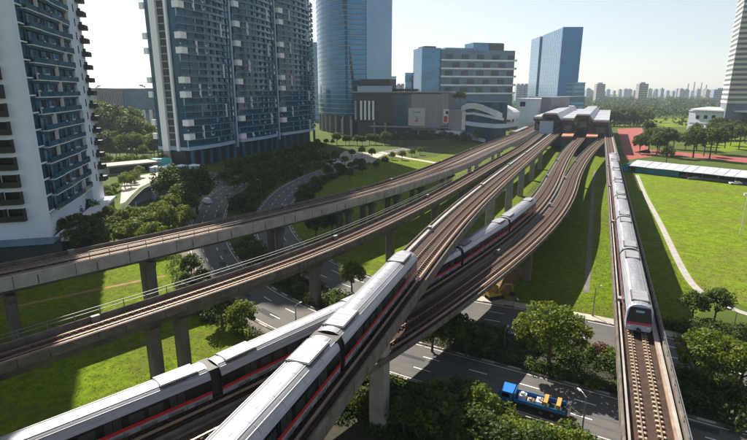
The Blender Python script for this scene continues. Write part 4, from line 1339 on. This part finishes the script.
def car(label, px, py, rz, paint, van=False, cat='car'):
    c = thing('parked_van' if van else 'parked_car', label, 'van' if van else 'car', (*W(px, py), 0.07), rz)
    h = 1.15 if not van else 1.2
    m = MB()
    m.rings([[(x, y, z) for x, y in ((-.88, -2.2), (.88, -2.2), (.88, 2.2), (-.88, 2.2))] for z in (.3, .85)], paint)
    top = 1.9 if van else 1.42
    m.rings([[(-.86, -2.1, .851), (.86, -2.1, .851), (.86, 1.9 if van else 1.1, .851), (-.86, 1.9 if van else 1.1, .851)], [(-.72, -2.0 if van else -1.5, top), (.72, -2.0 if van else -1.5, top), (.72, 1.0 if van else .4, top), (-.72, 1.0 if van else .4, top)]], paint)
    b = obj('body', m, c)
    m = MB(); m.add([(-.78, 1.86 if van else 1.02, .95), (.78, 1.86 if van else 1.02, .95), (.70, 1.12 if van else .5, top - .08), (-.70, 1.12 if van else .5, top - .08)], [(0, 1, 2, 3)], black_gl)
    o = obj('windscreen', m, b, (0, .04, .02))
    for y in (-1.4, 1.4):
        for x in (-.82, .82): wheel(c, x, y, .32, .22)
    return c
car('white van turning at the apartment forecourt, left of the curved road', 207, 203.5, rad(40), white_paint, True)
car('white car in the sunlit forecourt beneath the rounded office tower', 353, 156, rad(110), white_paint)
car('white car at the end of the hedge on the curved road', 337, 164, rad(120), white_paint)
car('pale car parked beside the curved road hedge, left of the white one', 326, 166, rad(120), mid_wall)
car('white car parked under the stand roof by the field corner', 660, 174.5, rad(80), white_paint)
car('white car parked before the stand near the right edge', 735, 184.5, rad(80), white_paint)
car('silver car parked in front of the stand, midway along it', 693, 179.5, rad(80), galv_m)
car('dark car on the terrace road left of the white van', 190, 206, rad(40), dark_m)

# ------------------------------------------------------------------ lamps and poles
def pole_h(px, py, top):
    x, y = W(px, py)
    z = 0.5
    while proj(x, y, z)[1] > top and z < 30: z += 0.1
    return z
def lamp(label, px, py, top, arm=1.2, rz=0.0, headm=None, cat='street lamp', group=None):
    h = max(3.0, pole_h(px, py, top))
    l = thing('street_lamp', label, cat, (*W(px, py), 0), rz, group)
    m = MB(); m.tube((0, 0, 0), (0, 0, h), .11, .06, galv_m); m.tube((0, 0, 0), (0, 0, .5), .2, .16, galv_m); obj('pole', m, l)
    m = MB(); m.pipe([(0, 0, h - .1), (arm * .5, 0, h + .1), (arm, 0, h + .12)], .05, galv_m); obj('arm', m, l)
    m = MB(); m.rings([[(arm - .1, -.12, h), (arm + .5, -.09, h), (arm + .5, .09, h), (arm - .1, .12, h)], [(arm - .1, -.1, h + .15), (arm + .5, -.06, h + .1), (arm + .5, .06, h + .1), (arm - .1, .1, h + .15)]], white_paint); hd = obj('lamp_head', m, l)
    m = MB(); m.b2(arm, arm + .5, -.08, .08, h - .03, h - .001, lamp_gl); obj('lens', m, hd)
    return l
for lab, px, py, top, rz in (
    ('street lamp beside the truck, on the near kerb of the near road', 582, 432, 397, 100),
    ('street lamp on far kerb of the far road, left of the lone tree', 513, 312, 301, -80),
    ('street lamp in the median hedge behind the dark bushes, left of the lone tree', 504, 348, 331, 60),
    ('street lamp on the sunlit lawn between drain and straight viaduct', 592.5, 316, 288, 30),
    ('street lamp by the planting between the two roads, near the crossing trains', 296, 322, 312, 60),
    ('street lamp on the far road right of the straight viaduct', 731, 342, 312, 100)):
    lamp(lab, px, py, top, rz=rad(rz))
for i, (px, py, top) in enumerate(((305, 196, 166), (322, 180, 152), (262, 206, 180))):
    lamp(('street lamp at the inner hedge of the curved road', 'street lamp at the far bend of the curved road', 'street lamp on the outer side of the curved road, nearest the empty viaducts')[i], px, py, top, rz=rad(150))
x, y = W(740, 235)
m = MB(); m.tube((0, 0, 0), (0, 0, 11), .14, .08, white_paint); fl = thing('floodlight_mast', 'thin white floodlight mast on the playing field at the right edge', 'floodlight', (x, y, 0))
obj('mast', m, fl)
m = MB(); m.b2(-1.0, 1.0, -.2, .2, 11.01, 11.6, white_paint); obj('lamp_bank', m, fl)

# ------------------------------------------------------------------ vegetation
def leaves(mb, centers, nper, rc, leaf, m, rnd, flat=0.75):
    vs, fs = [], []
    for c in centers:
        for _ in range(nper):
            while True:
                d = Vector((rnd.uniform(-1, 1), rnd.uniform(-1, 1), rnd.uniform(-1, 1)))
                if d.length < 1: break
            d = d.normalized() * (d.length ** 0.45)
            p = c[0] + Vector((d.x, d.y, d.z * flat)) * c[1] * rc
            nrm = (d * 0.8 + Vector((rnd.gauss(0, .6), rnd.gauss(0, .6), rnd.gauss(0.45, .6)))).normalized()
            a = nrm.orthogonal().normalized()
            a.rotate(Matrix.Rotation(rnd.uniform(0, 6.28), 3, nrm))
            b = nrm.cross(a)
            s = leaf * rnd.uniform(.55, 1.25)
            o = len(vs)
            vs += [p - a * s * .5, p + b * s * .33, p + a * s * .5, p - b * s * .33]
            fs.append((o, o + 1, o + 2, o + 3))
    mb.add(vs, fs, m)

def crown_mesh(name, seed, rx, rz, ncl, nper, rc, leaf, m, m2=None, gap=0.0):
    rnd = random.Random(seed)
    cs, cs2 = [], []
    for i in range(ncl):
        a = i * 2.39996 + rnd.uniform(-.4, .4)
        t = (i + .5) / ncl
        z = 1 - 1.55 * t
        r = math.sqrt(max(0.02, 1 - min(1, abs(z)) ** 2)) if z > 0 else 1.0 - 0.25 * abs(z)
        r *= rnd.uniform(.62, 1.08)
        c = Vector((math.cos(a) * r * rx, math.sin(a) * r * rx, z * rz * rnd.uniform(.8, 1.1)))
        (cs2 if m2 and rnd.random() < .3 else cs).append((c, rnd.uniform(.7, 1.3)))
    for i in range(ncl // 4):
        cs.append((Vector((rnd.uniform(-.5, .5) * rx, rnd.uniform(-.5, .5) * rx, rnd.uniform(-.3, .5) * rz)), 1.1))
    mb = MB()
    leaves(mb, cs, nper, rc, leaf, m, rnd)
    if cs2: leaves(mb, cs2, nper, rc, leaf, m2, rnd)
    return mb.mesh(name, fix=False)

def trunk_mesh(name, h, r, spread, seed, limbs=5):
    rnd = random.Random(seed)
    m = MB()
    m.pipe([(0, 0, -0.2), (.03, 0, h * .3), (rnd.uniform(-.15, .15), rnd.uniform(-.15, .15), h * .65), (0, 0, h)], [r * 1.25, r, r * .8, r * .45], bark_m)
    for k in range(limbs):
        a = 2 * PI * k / limbs + rnd.uniform(-.3, .3)
        z0 = h * rnd.uniform(.5, .8)
        m.pipe([(0, 0, z0), (math.cos(a) * spread * .45, math.sin(a) * spread * .45, z0 + h * .22), (math.cos(a) * spread, math.sin(a) * spread, h * rnd.uniform(1.0, 1.2))], [r * .5, r * .34, r * .14], bark_m, 5)
    return m.mesh(name)

def proto(kind, seed):
    rnd = random.Random(seed)
    if kind == 'broad':   # crown radius 4.6, height 8
        return crown_mesh('crown', seed, 4.0, 2.4, 64, 92, .88, .40, leaf_a, leaf_c), trunk_mesh('trunk', 5.2, .24, 2.9, seed, 6), 5.6
    if kind == 'round':   # radius 2.4, height 5.4
        return crown_mesh('crown', seed, 2.1, 1.8, 40, 66, .60, .34, leaf_b, leaf_a), trunk_mesh('trunk', 3.2, .15, 1.3, seed), 3.6
    if kind == 'lit':  # like the round tree, with sunlight put into brighter leaf colours
        return crown_mesh('crown', seed, 2.2, 1.8, 40, 66, .60, .36, leaf_a, leaf_c), trunk_mesh('trunk', 3.2, .15, 1.3, seed), 3.6
    if kind == 'dark':
        return crown_mesh('crown', seed, 3.6, 3.2, 46, 56, 1.0, .58, leaf_b, leaf_a), trunk_mesh('trunk', 5.2, .24, 2.0, seed), 6.0
    if kind == 'tall':    # tall thin with high crown
        return crown_mesh('crown', seed, 3.8, 3.4, 30, 40, 1.35, .95, leaf_b, leaf_a), trunk_mesh('trunk', 11, .30, 2.4, seed), 11.5
PROTO = {}
for kd, n in (('broad', 2), ('round', 3), ('lit', 3), ('dark', 3), ('tall', 3)):
    PROTO[kd] = [proto(kd, 100 + i * 7 + hash(kd[0]) % 5 * 0 + len(kd)) for i in range(n)]
SHRUB = [crown_mesh('shrub', 300 + i, .85, .6, 12, 46, .5, .26, (leaf_a, leaf_b, leaf_c, leaf_b)[i], (leaf_c, leaf_a, leaf_a, leaf_b)[i]) for i in range(4)]
SHRUBR = crown_mesh('shrub', 320, .85, .6, 12, 46, .5, .26, leaf_red, leaf_b)
rT = random.Random(11)
def tree_at(x, y, kind, s, label, group=None, sz=None, name='tree'):
    c, t, zc = rT.choice(PROTO[kind])
    r = thing(name, label, 'tree', (x, y, 0), rT.uniform(0, 6.28), group)
    r.scale = (s, s, sz or s)
    link('trunk', t, r)
    link('crown', c, r, (0, 0, zc))
    return r
def tree(px, py, kind, s, label, group=None, sz=None):
    x, y = W(px, py)
    return tree_at(x, y, kind, s, label, group, sz)
def shrub_at(x, y, k, s, label, group, z=None):
    m = SHRUBR if k == 'r' else SHRUB[k]
    o = link('shrub', m, None, (x, y, .45 * s), rT.uniform(0, 6.28), (s, s, s * rT.uniform(.8, 1.15)))
    return tag(o, label, 'shrub', group)

# the lone sunlit tree between the two roads and its neighbours
tree(548, 368, 'broad', 1.12, 'big sunlit spreading tree between the two roads, largest crown near the lawn')
tree(706, 392, 'broad', 1.0, 'big sunlit spreading tree just right of the straight viaduct')
tree(738, 396, 'broad', 0.85, 'spreading tree at the right edge, behind the viaduct-side big tree')
tree(692, 321, 'round', 0.95, 'small dark tree at the field corner, nearer the straight viaduct')
tree(714, 321, 'round', 1.05, 'small dark tree at the field corner, nearer the right edge')
tree(745, 352, 'round', .8, 'small dark tree at the right edge beside the lamp')
for i, (px, py, s) in enumerate(((432, 352, 1.15), (450, 352, 1.2), (466, 356, 1.0), (484, 358, .8))):
    tree(px, py, 'round', s, nth(i + 1) + ' dark round tree from tall pier in median left of lone tree', 'dark median trees')
for i, (px, py, s, k) in enumerate(((404, 436, .85, 'round'), (424, 428, .95, 'round'), (441, 424, 1.0, 'lit'), (458, 428, 1.1, 'round'), (474, 434, 1.1, 'lit'), (484, 458, .95, 'round'), (508, 472, 1.0, 'lit'), (530, 478, 1.05, 'lit'), (552, 482, 1.0, 'lit'), (574, 482, 1.0, 'lit'), (592, 488, .9, 'round'), (440, 455, 1.2, 'round'), (470, 466, 1.2, 'round'), (500, 484, 1.2, 'round'), (540, 492, 1.2, 'round'))):
    tree(px, py, k, s, nth(i + 1) + ' bushy tree from the pier in the planting along the bottom edge', 'bushy trees along the bottom edge')
# shrubs
def scatter(n, fn, seed, desc, group, kinds, s0, s1):
    rnd = random.Random(seed)
    pts = sorted([fn(rnd, i) for i in range(n)], key=lambda p: (p[0]))
    for i, (x, y) in enumerate(pts):
        shrub_at(x, y, rnd.choice(kinds), rnd.uniform(s0, s1), desc % nth(i + 1), group)
def along(P, a, b, o0, o1):
    qa, qb = P.near(*W(*a)), P.near(*W(*b))
    def f(rnd, i):
        v = P.point(rnd.uniform(qa, qb), rnd.uniform(o0, o1)); return (v.x, v.y)
    return f
scatter(46, along(R2, (440, 296), (747, 354), 11.3, 15.5), 1, '%s low shrub from left in the median hedge under the lone tree', 'median hedge shrubs', (1, 3, 1, 0), 1.0, 1.7)
scatter(20, along(R1, (470, 358), (650, 405), -1.8, -0.9), 2, '%s low shrub from left on the median edge facing the truck', 'median edge shrubs', (0, 1, 3), .8, 1.3)
scatter(34, along(R2, (339, 171), (292, 205), -5.5, -1.2), 3, '%s shrub from left in the dark inner hedge of the curved road', 'inner hedge shrubs', (1, 3, 3), 1.3, 2.3)
scatter(36, along(R2, (362, 163), (290, 214), 11.2, 20), 4, '%s shrub from left on the outer verge of the curved road', 'outer verge shrubs', (0, 1, 3, 1), 1.0, 2.0)
scatter(18, along(R1, (226, 228), (244, 268), -6.5, -1.0), 5, '%s shrub from left between the two roads under the wide empty viaduct', 'shrubs under the empty viaducts', (0, 2, 1, 3), .9, 1.8)
scatter(22, along(R1, (282, 297), (350, 325), -8.5, -1.0), 6, '%s shrub from left between the two roads beside the single pier', 'shrubs beside the single pier', (1, 3, 0), .9, 1.7)
scatter(22, along(R1, (245, 272), (300, 306), 12.2, 16.0), 7, '%s shrub from left along the near verge above the long train', 'shrubs above the long train', (1, 3, 0), .9, 1.9)
scatter(18, along(R1, (400, 340), (470, 358), 12, 19), 8, '%s shrub from left around the foot of the tall round pier', 'shrubs round the tall pier', (1, 3, 1, 0), 1.0, 1.9)
scatter(22, along(R1, (480, 362), (600, 392), 11.0, 15.5), 9, '%s shrub from left on the verge in front of the truck', 'shrubs in front of the truck', (0, 1, 2), .9, 1.6)
scatter(14, along(R2, (665, 336), (747, 354), -6.5, -2.9), 10, '%s dark shrub from left between far road and field, right of the straight viaduct', 'field edge shrubs', (1, 3), 1.1, 1.9)
scatter(18, along(R1, (650, 405), (747, 433), -8, -0.8), 12, '%s dark shrub from left under the trees right of the straight viaduct', 'shrubs right of the viaduct', (1, 3, 3), 1.2, 2.2)
scatter(6, along(R2, (590, 320), (622, 328), 11.0, 12.2), 13, '%s reddish shrub from left where the hedge meets the straight viaduct', 'reddish shrubs', ('r',), .9, 1.3)
# low ground cover on the beds: one mass
gc = MB()
rgc = random.Random(77)
for P, qa, qb, o0, o1, n, mm in ((R2, (300, 245), (747, 354), 11.0, 15.0, 420, leaf_b), (R1, (228, 246), (747, 433), -7.0, -0.6, 620, leaf_b), (R1, (380, 338), (747, 433), 10.8, 22, 700, leaf_b), (R1, (226, 240), (320, 316), 11.9, 15, 160, leaf_b),
                          (R2, (362, 163), (292, 205), -6, -.8, 260, leaf_b), (R2, (370, 160), (292, 214), 11.2, 18, 420, leaf_a), (R2, (640, 332), (747, 354), -6, -2.9, 160, leaf_b)):
    a, b_ = P.near(*W(*qa)), P.near(*W(*qb))
    cs = []
    for _ in range(n):
        v = P.point(rgc.uniform(a, b_), rgc.uniform(o0, o1))
        cs.append((Vector((v.x, v.y, rgc.uniform(.15, .6))), rgc.uniform(.7, 1.3)))
    leaves(gc, cs, 26, .95, .36, mm, rgc, .5)
tag(obj('ground_cover', gc, fix=False), 'dense leafy ground cover in the roadside planting beds', 'ground cover', None, 'stuff')
# rough grass standing in the nearer lawns: one mass
def inside(x, y, poly):
    c = False
    j = len(poly) - 1
    for i in range(len(poly)):
        if (poly[i][1] > y) != (poly[j][1] > y) and x < (poly[j][0] - poly[i][0]) * (y - poly[i][1]) / (poly[j][1] - poly[i][1]) + poly[i][0]:
            c = not c
        j = i
    return c
tuft_a = leafmat('tuft_green', (0.080, 0.145, 0.006), (0.150, 0.205, 0.010), 0.3)
tuft_b = leafmat('tuft_dry', (0.13, 0.125, 0.03), (0.17, 0.16, 0.04), 0.3)
tf = MB()
rt2 = random.Random(31)
L1 = [(-75, 40), (-75, 100), (-58, 112)] + l1 + [(-17, 70), (-12, 60), (-10, 45), (-40, 25)]
L3 = l3 + [(64, 86), (64, 92.7), (69, 106), (85, 143), (75, 165), (60, 165), (35, 110), (22, 92)]
LF = [(126, 236), (102.5, 184), (85.2, 143), (69.5, 106), (64.5, 93.5), (64.5, 88.5), (72, 78), (95, 66), (130, 90), (190, 170), (157, 204)]
paths_xy = [(q_.x, q_.y) for P_ in (dr, dp, fp) for q_ in [P_.point(k * 1.0) for k in range(int(P_.L))]]
from mathutils import kdtree
kd = kdtree.KDTree(len(paths_xy))
for i_, q_ in enumerate(paths_xy): kd.insert((q_[0], q_[1], 0), i_)
kd.balance()
for poly, n in ((L1, 13000), (L3, 15000), (LF, 26000)):
    x0, x1 = min(p[0] for p in poly), max(p[0] for p in poly)
    y0, y1 = min(p[1] for p in poly), max(p[1] for p in poly)
    k = 0
    patch = [(rt2.uniform(x0, x1), rt2.uniform(y0, y1), rt2.uniform(2, 9)) for _ in range(26)]
    ca, cb2 = [], []
    while k < n:
        x, y = rt2.uniform(x0, x1), rt2.uniform(y0, y1)
        if not inside(x, y, poly) or rt2.random() > (75.0 / max(75.0, y)) ** 1.5 or kd.find((x, y, 0))[2] < 1.3: continue
        k += 1
        dry = any((x - a) ** 2 + (y - b) ** 2 < r * r for a, b, r in patch)
        (cb2 if dry and rt2.random() < .4 else ca).append((Vector((x, y, .06)), rt2.uniform(.6, 1.5)))
    leaves(tf, ca, 3, .22, .17, tuft_a, rt2, .3)
    leaves(tf, cb2, 3, .22, .17, tuft_b, rt2, .3)
tag(obj('grass_tufts', tf, fix=False), 'rough tufts of grass in the lawns and playing field', 'grass', None, 'stuff')
# trees between the viaducts
for lab, px, py, k, s in (
    ('yellow-green small tree between the pier and the wide viaduct road', 255, 262, 'lit', .55),
    ('dark small tree on the left verge under the wide empty viaduct', 192, 280, 'round', .75),
    ('dark small tree on left verge, just above the narrow viaduct', 203, 290, 'round', .6),
    ('dark bush tree below the narrow viaduct, left of the near road', 222, 325, 'round', .9),
    ('olive bush tree in front of the dark one, against the long train', 243, 335, 'lit', .75),
    ('dark bush tree between the roads beside the single pier', 296, 285, 'round', .75),
    ('yellow-green tree tucked against the foreground train, near the far road', 352, 292, 'lit', .8),
    ('dark bush tree on the lawn edge under the wide viaduct, right of the road', 316, 240, 'round', 1.0),
    ('dark bush tree on the lawn edge, second from the road under the wide viaduct', 332, 236, 'round', .9)):
    tree(px, py, k, s * 1.35, lab)
# grove at the foot of the white tower
rg = random.Random(5)
gp = [(62, 250), (78, 246), (92, 240), (70, 232), (100, 236), (88, 224), (98, 220), (112, 248), (126, 246), (148, 240), (162, 232), (176, 226), (140, 246), (156, 226), (170, 218), (186, 220), (196, 214), (98, 252), (80, 258), (122, 232), (130, 228), (116, 240), (144, 230), (168, 238), (182, 232), (96, 208), (108, 226), (90, 212), (152, 252), (134, 236), (178, 212)]
gp.sort()
for i, (px, py) in enumerate(gp):
    tree(px + rg.uniform(-3, 3), py, 'lit' if px > 105 and rg.random() < .75 else 'dark', rg.uniform(.75, 1.05) * (1.55 if px > 135 else 1.1 if px > 105 else .85), nth(i + 1) + ' tree from left in the grove at the foot of the white tower', 'grove at the foot of the white tower')
# dark planting before the apartment slab
k = 0
for row, (pa, pb, n) in enumerate((((222, 186), (318, 158), 12), ((232, 192), (300, 172), 9), ((226, 174), (325, 150), 12))):
    for i in range(n):
        t = (i + .5) / n
        k += 1
        tree(pa[0] + (pb[0] - pa[0]) * t + rg.uniform(-2, 2), pa[1] + (pb[1] - pa[1]) * t, 'dark', rg.uniform(.6, .85), '%s dark tree from left in the %s row before the apartment slab' % (nth(i + 1), ('middle', 'front', 'back')[row]), 'dark trees before the apartment slab', rg.uniform(.55, .75))
# garden and forest belt between the towers
n = 0
for i in range(34):
    px = 99 + (i % 12) * 5.6 + rg.uniform(-2, 2); py = (158, 150, 143)[i // 12] + rg.uniform(-2, 2)
    n += 1
    tree(px, py, 'dark' if rg.random() < .3 else 'lit', rg.uniform(1.2, 1.8) * (1, 1.3, 1.8)[i // 12], '%s tree from left in the %s rank of the garden wood between the towers' % (nth(i % 12 + 1), ('front', 'middle', 'back')[i // 12]), 'garden wood between the towers')
for i in range(14):
    px = 106 + i * 4.4; py = 166 + rg.uniform(-3, 3)
    tree(px, py, 'lit', rg.uniform(.7, 1.2), nth(i + 1) + ' small garden tree from left behind the clubhouse', 'small trees behind the clubhouse')
for i in range(18):
    px = 104 + i * 2.1 + rg.uniform(-1, 1); py = 204 - i * 1.35 + rg.uniform(-5, 2)
    if i in (7, 8, 9, 12): continue
    tree(px, py, 'lit', rg.uniform(.6, 1.1), nth(i + 1) + ' garden tree from left along the terrace above the carpark ramp', 'garden trees above the ramp')
# dark trees lining the curved road
ft = along(R2, (362, 163), (290, 214), 12.5, 20)
ft2 = along(R2, (352, 166), (294, 203), -5.5, -2.5)
pts_ = sorted([ft(rg, i) for i in range(26)])
for i, (x, y) in enumerate(pts_):
    tree_at(x, y, 'round', rg.uniform(.8, 1.25), nth(i + 1) + ' dark tree from left on the outer side of the curved road', 'dark trees outside the curved road')
pts_ = sorted([ft2(rg, i) for i in range(14)])
for i, (x, y) in enumerate(pts_):
    tree_at(x, y, 'round', rg.uniform(.7, 1.05), nth(i + 1) + ' dark tree from left in the inner hedge of the curved road', 'dark trees inside the curved road')
pts_ = sorted([along(R1, (234, 200), (224, 226), -8, -2.5)(rg, i) for i in range(7)])
for i, (x, y) in enumerate(pts_):
    tree_at(x, y, 'round', rg.uniform(.8, 1.1), nth(i + 1) + ' dark tree from left between the forecourt road and curved road', 'dark trees between the two upper roads')
# mall frontage
for i in range(26):
    px = 318 + i * 6.6 + rg.uniform(-2, 2); py = 146 - 3 * (i / 26) + rg.uniform(-1, 1)
    tree(px, py, 'lit' if px < 335 else 'dark', rg.uniform(.7, 1.05), nth(i + 1) + ' street tree from left along the front of the dark mall', 'street trees before the mall')
for i, (px, py) in enumerate(((402, 160), (412, 157), (392, 160), (420, 155), (352, 158), (362, 156), (345, 165), (372, 158), (385, 166), (376, 170), (362, 175), (350, 180))):
    tree(px, py, 'lit' if i < 8 else 'round', rg.uniform(.7, 1.0), nth(i + 1) + ' small tree of those scattered round the sunlit forecourt, counted from the path', 'small trees round the forecourt')
tag(obj('roof_tree', MB().tube((0, 0, 0), (0, 0, 3), .3, .2, bark_m), None, (*at_depth(460, 425), 29)), 'round-crowned tree growing on the roof beside the white canopies', 'tree')
rt_ = bpy.data.objects['roof_tree']
c_ = link('crown', PROTO['lit'][0][0], rt_, (0, 0, 5), 0, (2.6, 2.0, 1.7))
for i in range(9):
    px = 391 + i * 3.2
    o = link('shrub', SHRUB[i % 3], None, (*at_depth(px, 445), 38.6), i, (2.2, 2.2, 1.6))
    tag(o, nth(i + 1) + ' shrub from left on the mall roof garden', 'shrub', 'mall roof garden shrubs')
# cluster by the running track
cl = [(664, 161, .8), (642, 150, 1.25), (649, 152, 1.35), (655, 156, 1.2), (660, 150, 1.1), (646, 142, 1.1), (668, 154, 1.35), (676, 150, 1.2), (691, 158, 1.35), (697, 152, 1.25), (703, 157, 1.2), (710, 159, 1.3), (716, 150, 1.2), (684, 146, 1.1), (692, 144, 1.1), (722, 146, 1.2), (730, 143, 1.1), (738, 148, 1.2), (746, 145, 1.2), (706, 146, 1.0), (655, 143, 1.0)]
for i, (px, py, s) in enumerate(sorted(cl)):
    tree(px + rg.uniform(-3, 3), py + rg.uniform(-2, 4), 'tall' if i % 2 else 'dark', s * rg.uniform(.7, 1.1) * (.92 if i % 2 else 1.4), nth(i + 1) + ' dark tree from left in the cluster beyond the stand roof', 'tree cluster beyond the stand')
for i in range(30):
    px = 600 + (i % 15) * 3.3 + rg.uniform(-1, 1); py = (126, 123.5)[i // 15] + rg.uniform(-.5, .5)
    tree(px, py, 'dark', rg.uniform(1.3, 1.9), '%s dark tree from left in the %s row right of the station roofs' % (nth(i % 15 + 1), ('front', 'back')[i // 15]), 'dark trees right of the station')
for i in range(22):
    px = 712 + (i % 11) * 4 + rg.uniform(-1, 1); py = (134, 140)[i // 11] + rg.uniform(-1, 1)
    tree(px, py, 'dark', rg.uniform(1.1, 1.6), '%s dark tree from left in the %s row before the low school building' % (nth(i % 11 + 1), ('back', 'front')[i // 11]), 'dark trees before the school')
for i in range(8):
    tree(506 + i * 4 + rg.uniform(-1, 1), 136 + rg.uniform(-2, 1) - i * .5, 'dark', rg.uniform(.8, 1.2), nth(i + 1) + ' dark tree from left between curved mall and station', 'dark trees beside the curved mall')

# far woods: one mass
rw = random.Random(21)
wood = MB()
cs = []
for i in range(900):
    d = 560 + 1500 * rw.random() ** 1.3
    px = rw.uniform(505, 800)
    if d < 760 and 590 < px < 700 and rw.random() < .9: continue
    x, y = at_depth(px, d)
    h = rw.uniform(5, 10) + (d > 1100) * rw.uniform(0, 9)
    for j in range(3):
        cs.append((Vector((x + rw.uniform(-8, 8), y + rw.uniform(-8, 8), h * rw.uniform(.5, 1.1))), rw.uniform(.8, 1.4)))
for i in range(160):
    d = 640 + 700 * rw.random()
    x, y = at_depth(rw.uniform(80, 175), d)
    for j in range(2):
        cs.append((Vector((x + rw.uniform(-8, 8), y + rw.uniform(-8, 8), rw.uniform(4, 12))), rw.uniform(.8, 1.4)))
leaves(wood, cs, 22, 7.5, 4.2, leaf_far, rw)
tag(obj('far_woods', wood, fix=False), 'dark green far-off woods along the horizon', 'woods', None, 'stuff')

# ------------------------------------------------------------------ skyline
def far_block(name, label, px, wpx, ytop, dist, m, group, cap=True):
    x0, y0 = at_depth(px - wpx / 2, dist); x1, _ = at_depth(px + wpx / 2, dist)
    w_ = x1 - x0
    d = ray(px, ytop); z1 = CAM_H + d.z * dist / d.y
    root = thing(name, label, 'building', ((x0 + x1) / 2, y0, 0), 0, group)
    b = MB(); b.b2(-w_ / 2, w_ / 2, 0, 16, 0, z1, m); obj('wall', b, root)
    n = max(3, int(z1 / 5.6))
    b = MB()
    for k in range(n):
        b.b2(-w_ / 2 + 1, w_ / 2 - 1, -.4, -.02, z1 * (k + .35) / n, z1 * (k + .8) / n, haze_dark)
    obj('window_band', b, root)
    b = MB(); b.b2(-w_ * .3, w_ * .2, 3, 12, z1 + .01, z1 + 4, m); obj('lift_tower', b, root)
    return root
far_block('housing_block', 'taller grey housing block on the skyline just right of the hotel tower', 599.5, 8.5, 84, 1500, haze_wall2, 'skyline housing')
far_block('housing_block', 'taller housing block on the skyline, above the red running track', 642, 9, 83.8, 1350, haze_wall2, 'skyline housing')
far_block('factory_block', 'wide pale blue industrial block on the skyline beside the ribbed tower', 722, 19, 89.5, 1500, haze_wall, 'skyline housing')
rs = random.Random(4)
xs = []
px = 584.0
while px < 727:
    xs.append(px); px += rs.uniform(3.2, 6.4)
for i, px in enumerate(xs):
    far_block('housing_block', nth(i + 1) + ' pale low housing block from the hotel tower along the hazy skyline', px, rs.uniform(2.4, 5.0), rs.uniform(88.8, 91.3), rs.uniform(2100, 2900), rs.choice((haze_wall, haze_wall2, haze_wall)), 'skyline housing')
for i, px in enumerate((100, 108, 117, 126, 134, 142, 399, 403, 518, 522, 526)):
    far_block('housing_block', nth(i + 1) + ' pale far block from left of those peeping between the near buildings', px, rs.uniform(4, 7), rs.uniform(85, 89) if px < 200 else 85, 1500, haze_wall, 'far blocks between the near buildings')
for i, px in enumerate((686, 692, 699, 704)):
    x, y = at_depth(px, 2600)
    tag(obj('chimney', MB().tube((0, 0, 0), (0, 0, 38 + (91 - (84, 82.5, 83, 85)[i]) / 498 * 2600), 4, 2.6, haze_wall, 8), None, (x, y, 0)), nth(i + 1) + ' thin distant chimney from left on the skyline near the ribbed tower', 'chimney', 'distant chimneys')

# ------------------------------------------------------------------ haze
hz = MB()
hz.b2(-1500, 1900, -120, 3300, -1.0, 192, dark_m)
hm = bpy.data.materials.new('haze')
hm.use_nodes = True
t = hm.node_tree
t.nodes.remove(t.nodes['Principled BSDF'])
pv = t.nodes.new('ShaderNodeVolumePrincipled')
pv.inputs['Color'].default_value = (0.74, 0.87, 1.0, 1)
pv.inputs['Density'].default_value = 0.00011
pv.inputs['Anisotropy'].default_value = 0.2
t.links.new(pv.outputs[0], t.nodes['Material Output'].inputs['Volume'])
hz.mats = [hm]
tag(obj('haze', hz), 'thin pale haze over the whole view', 'haze', None, 'stuff')
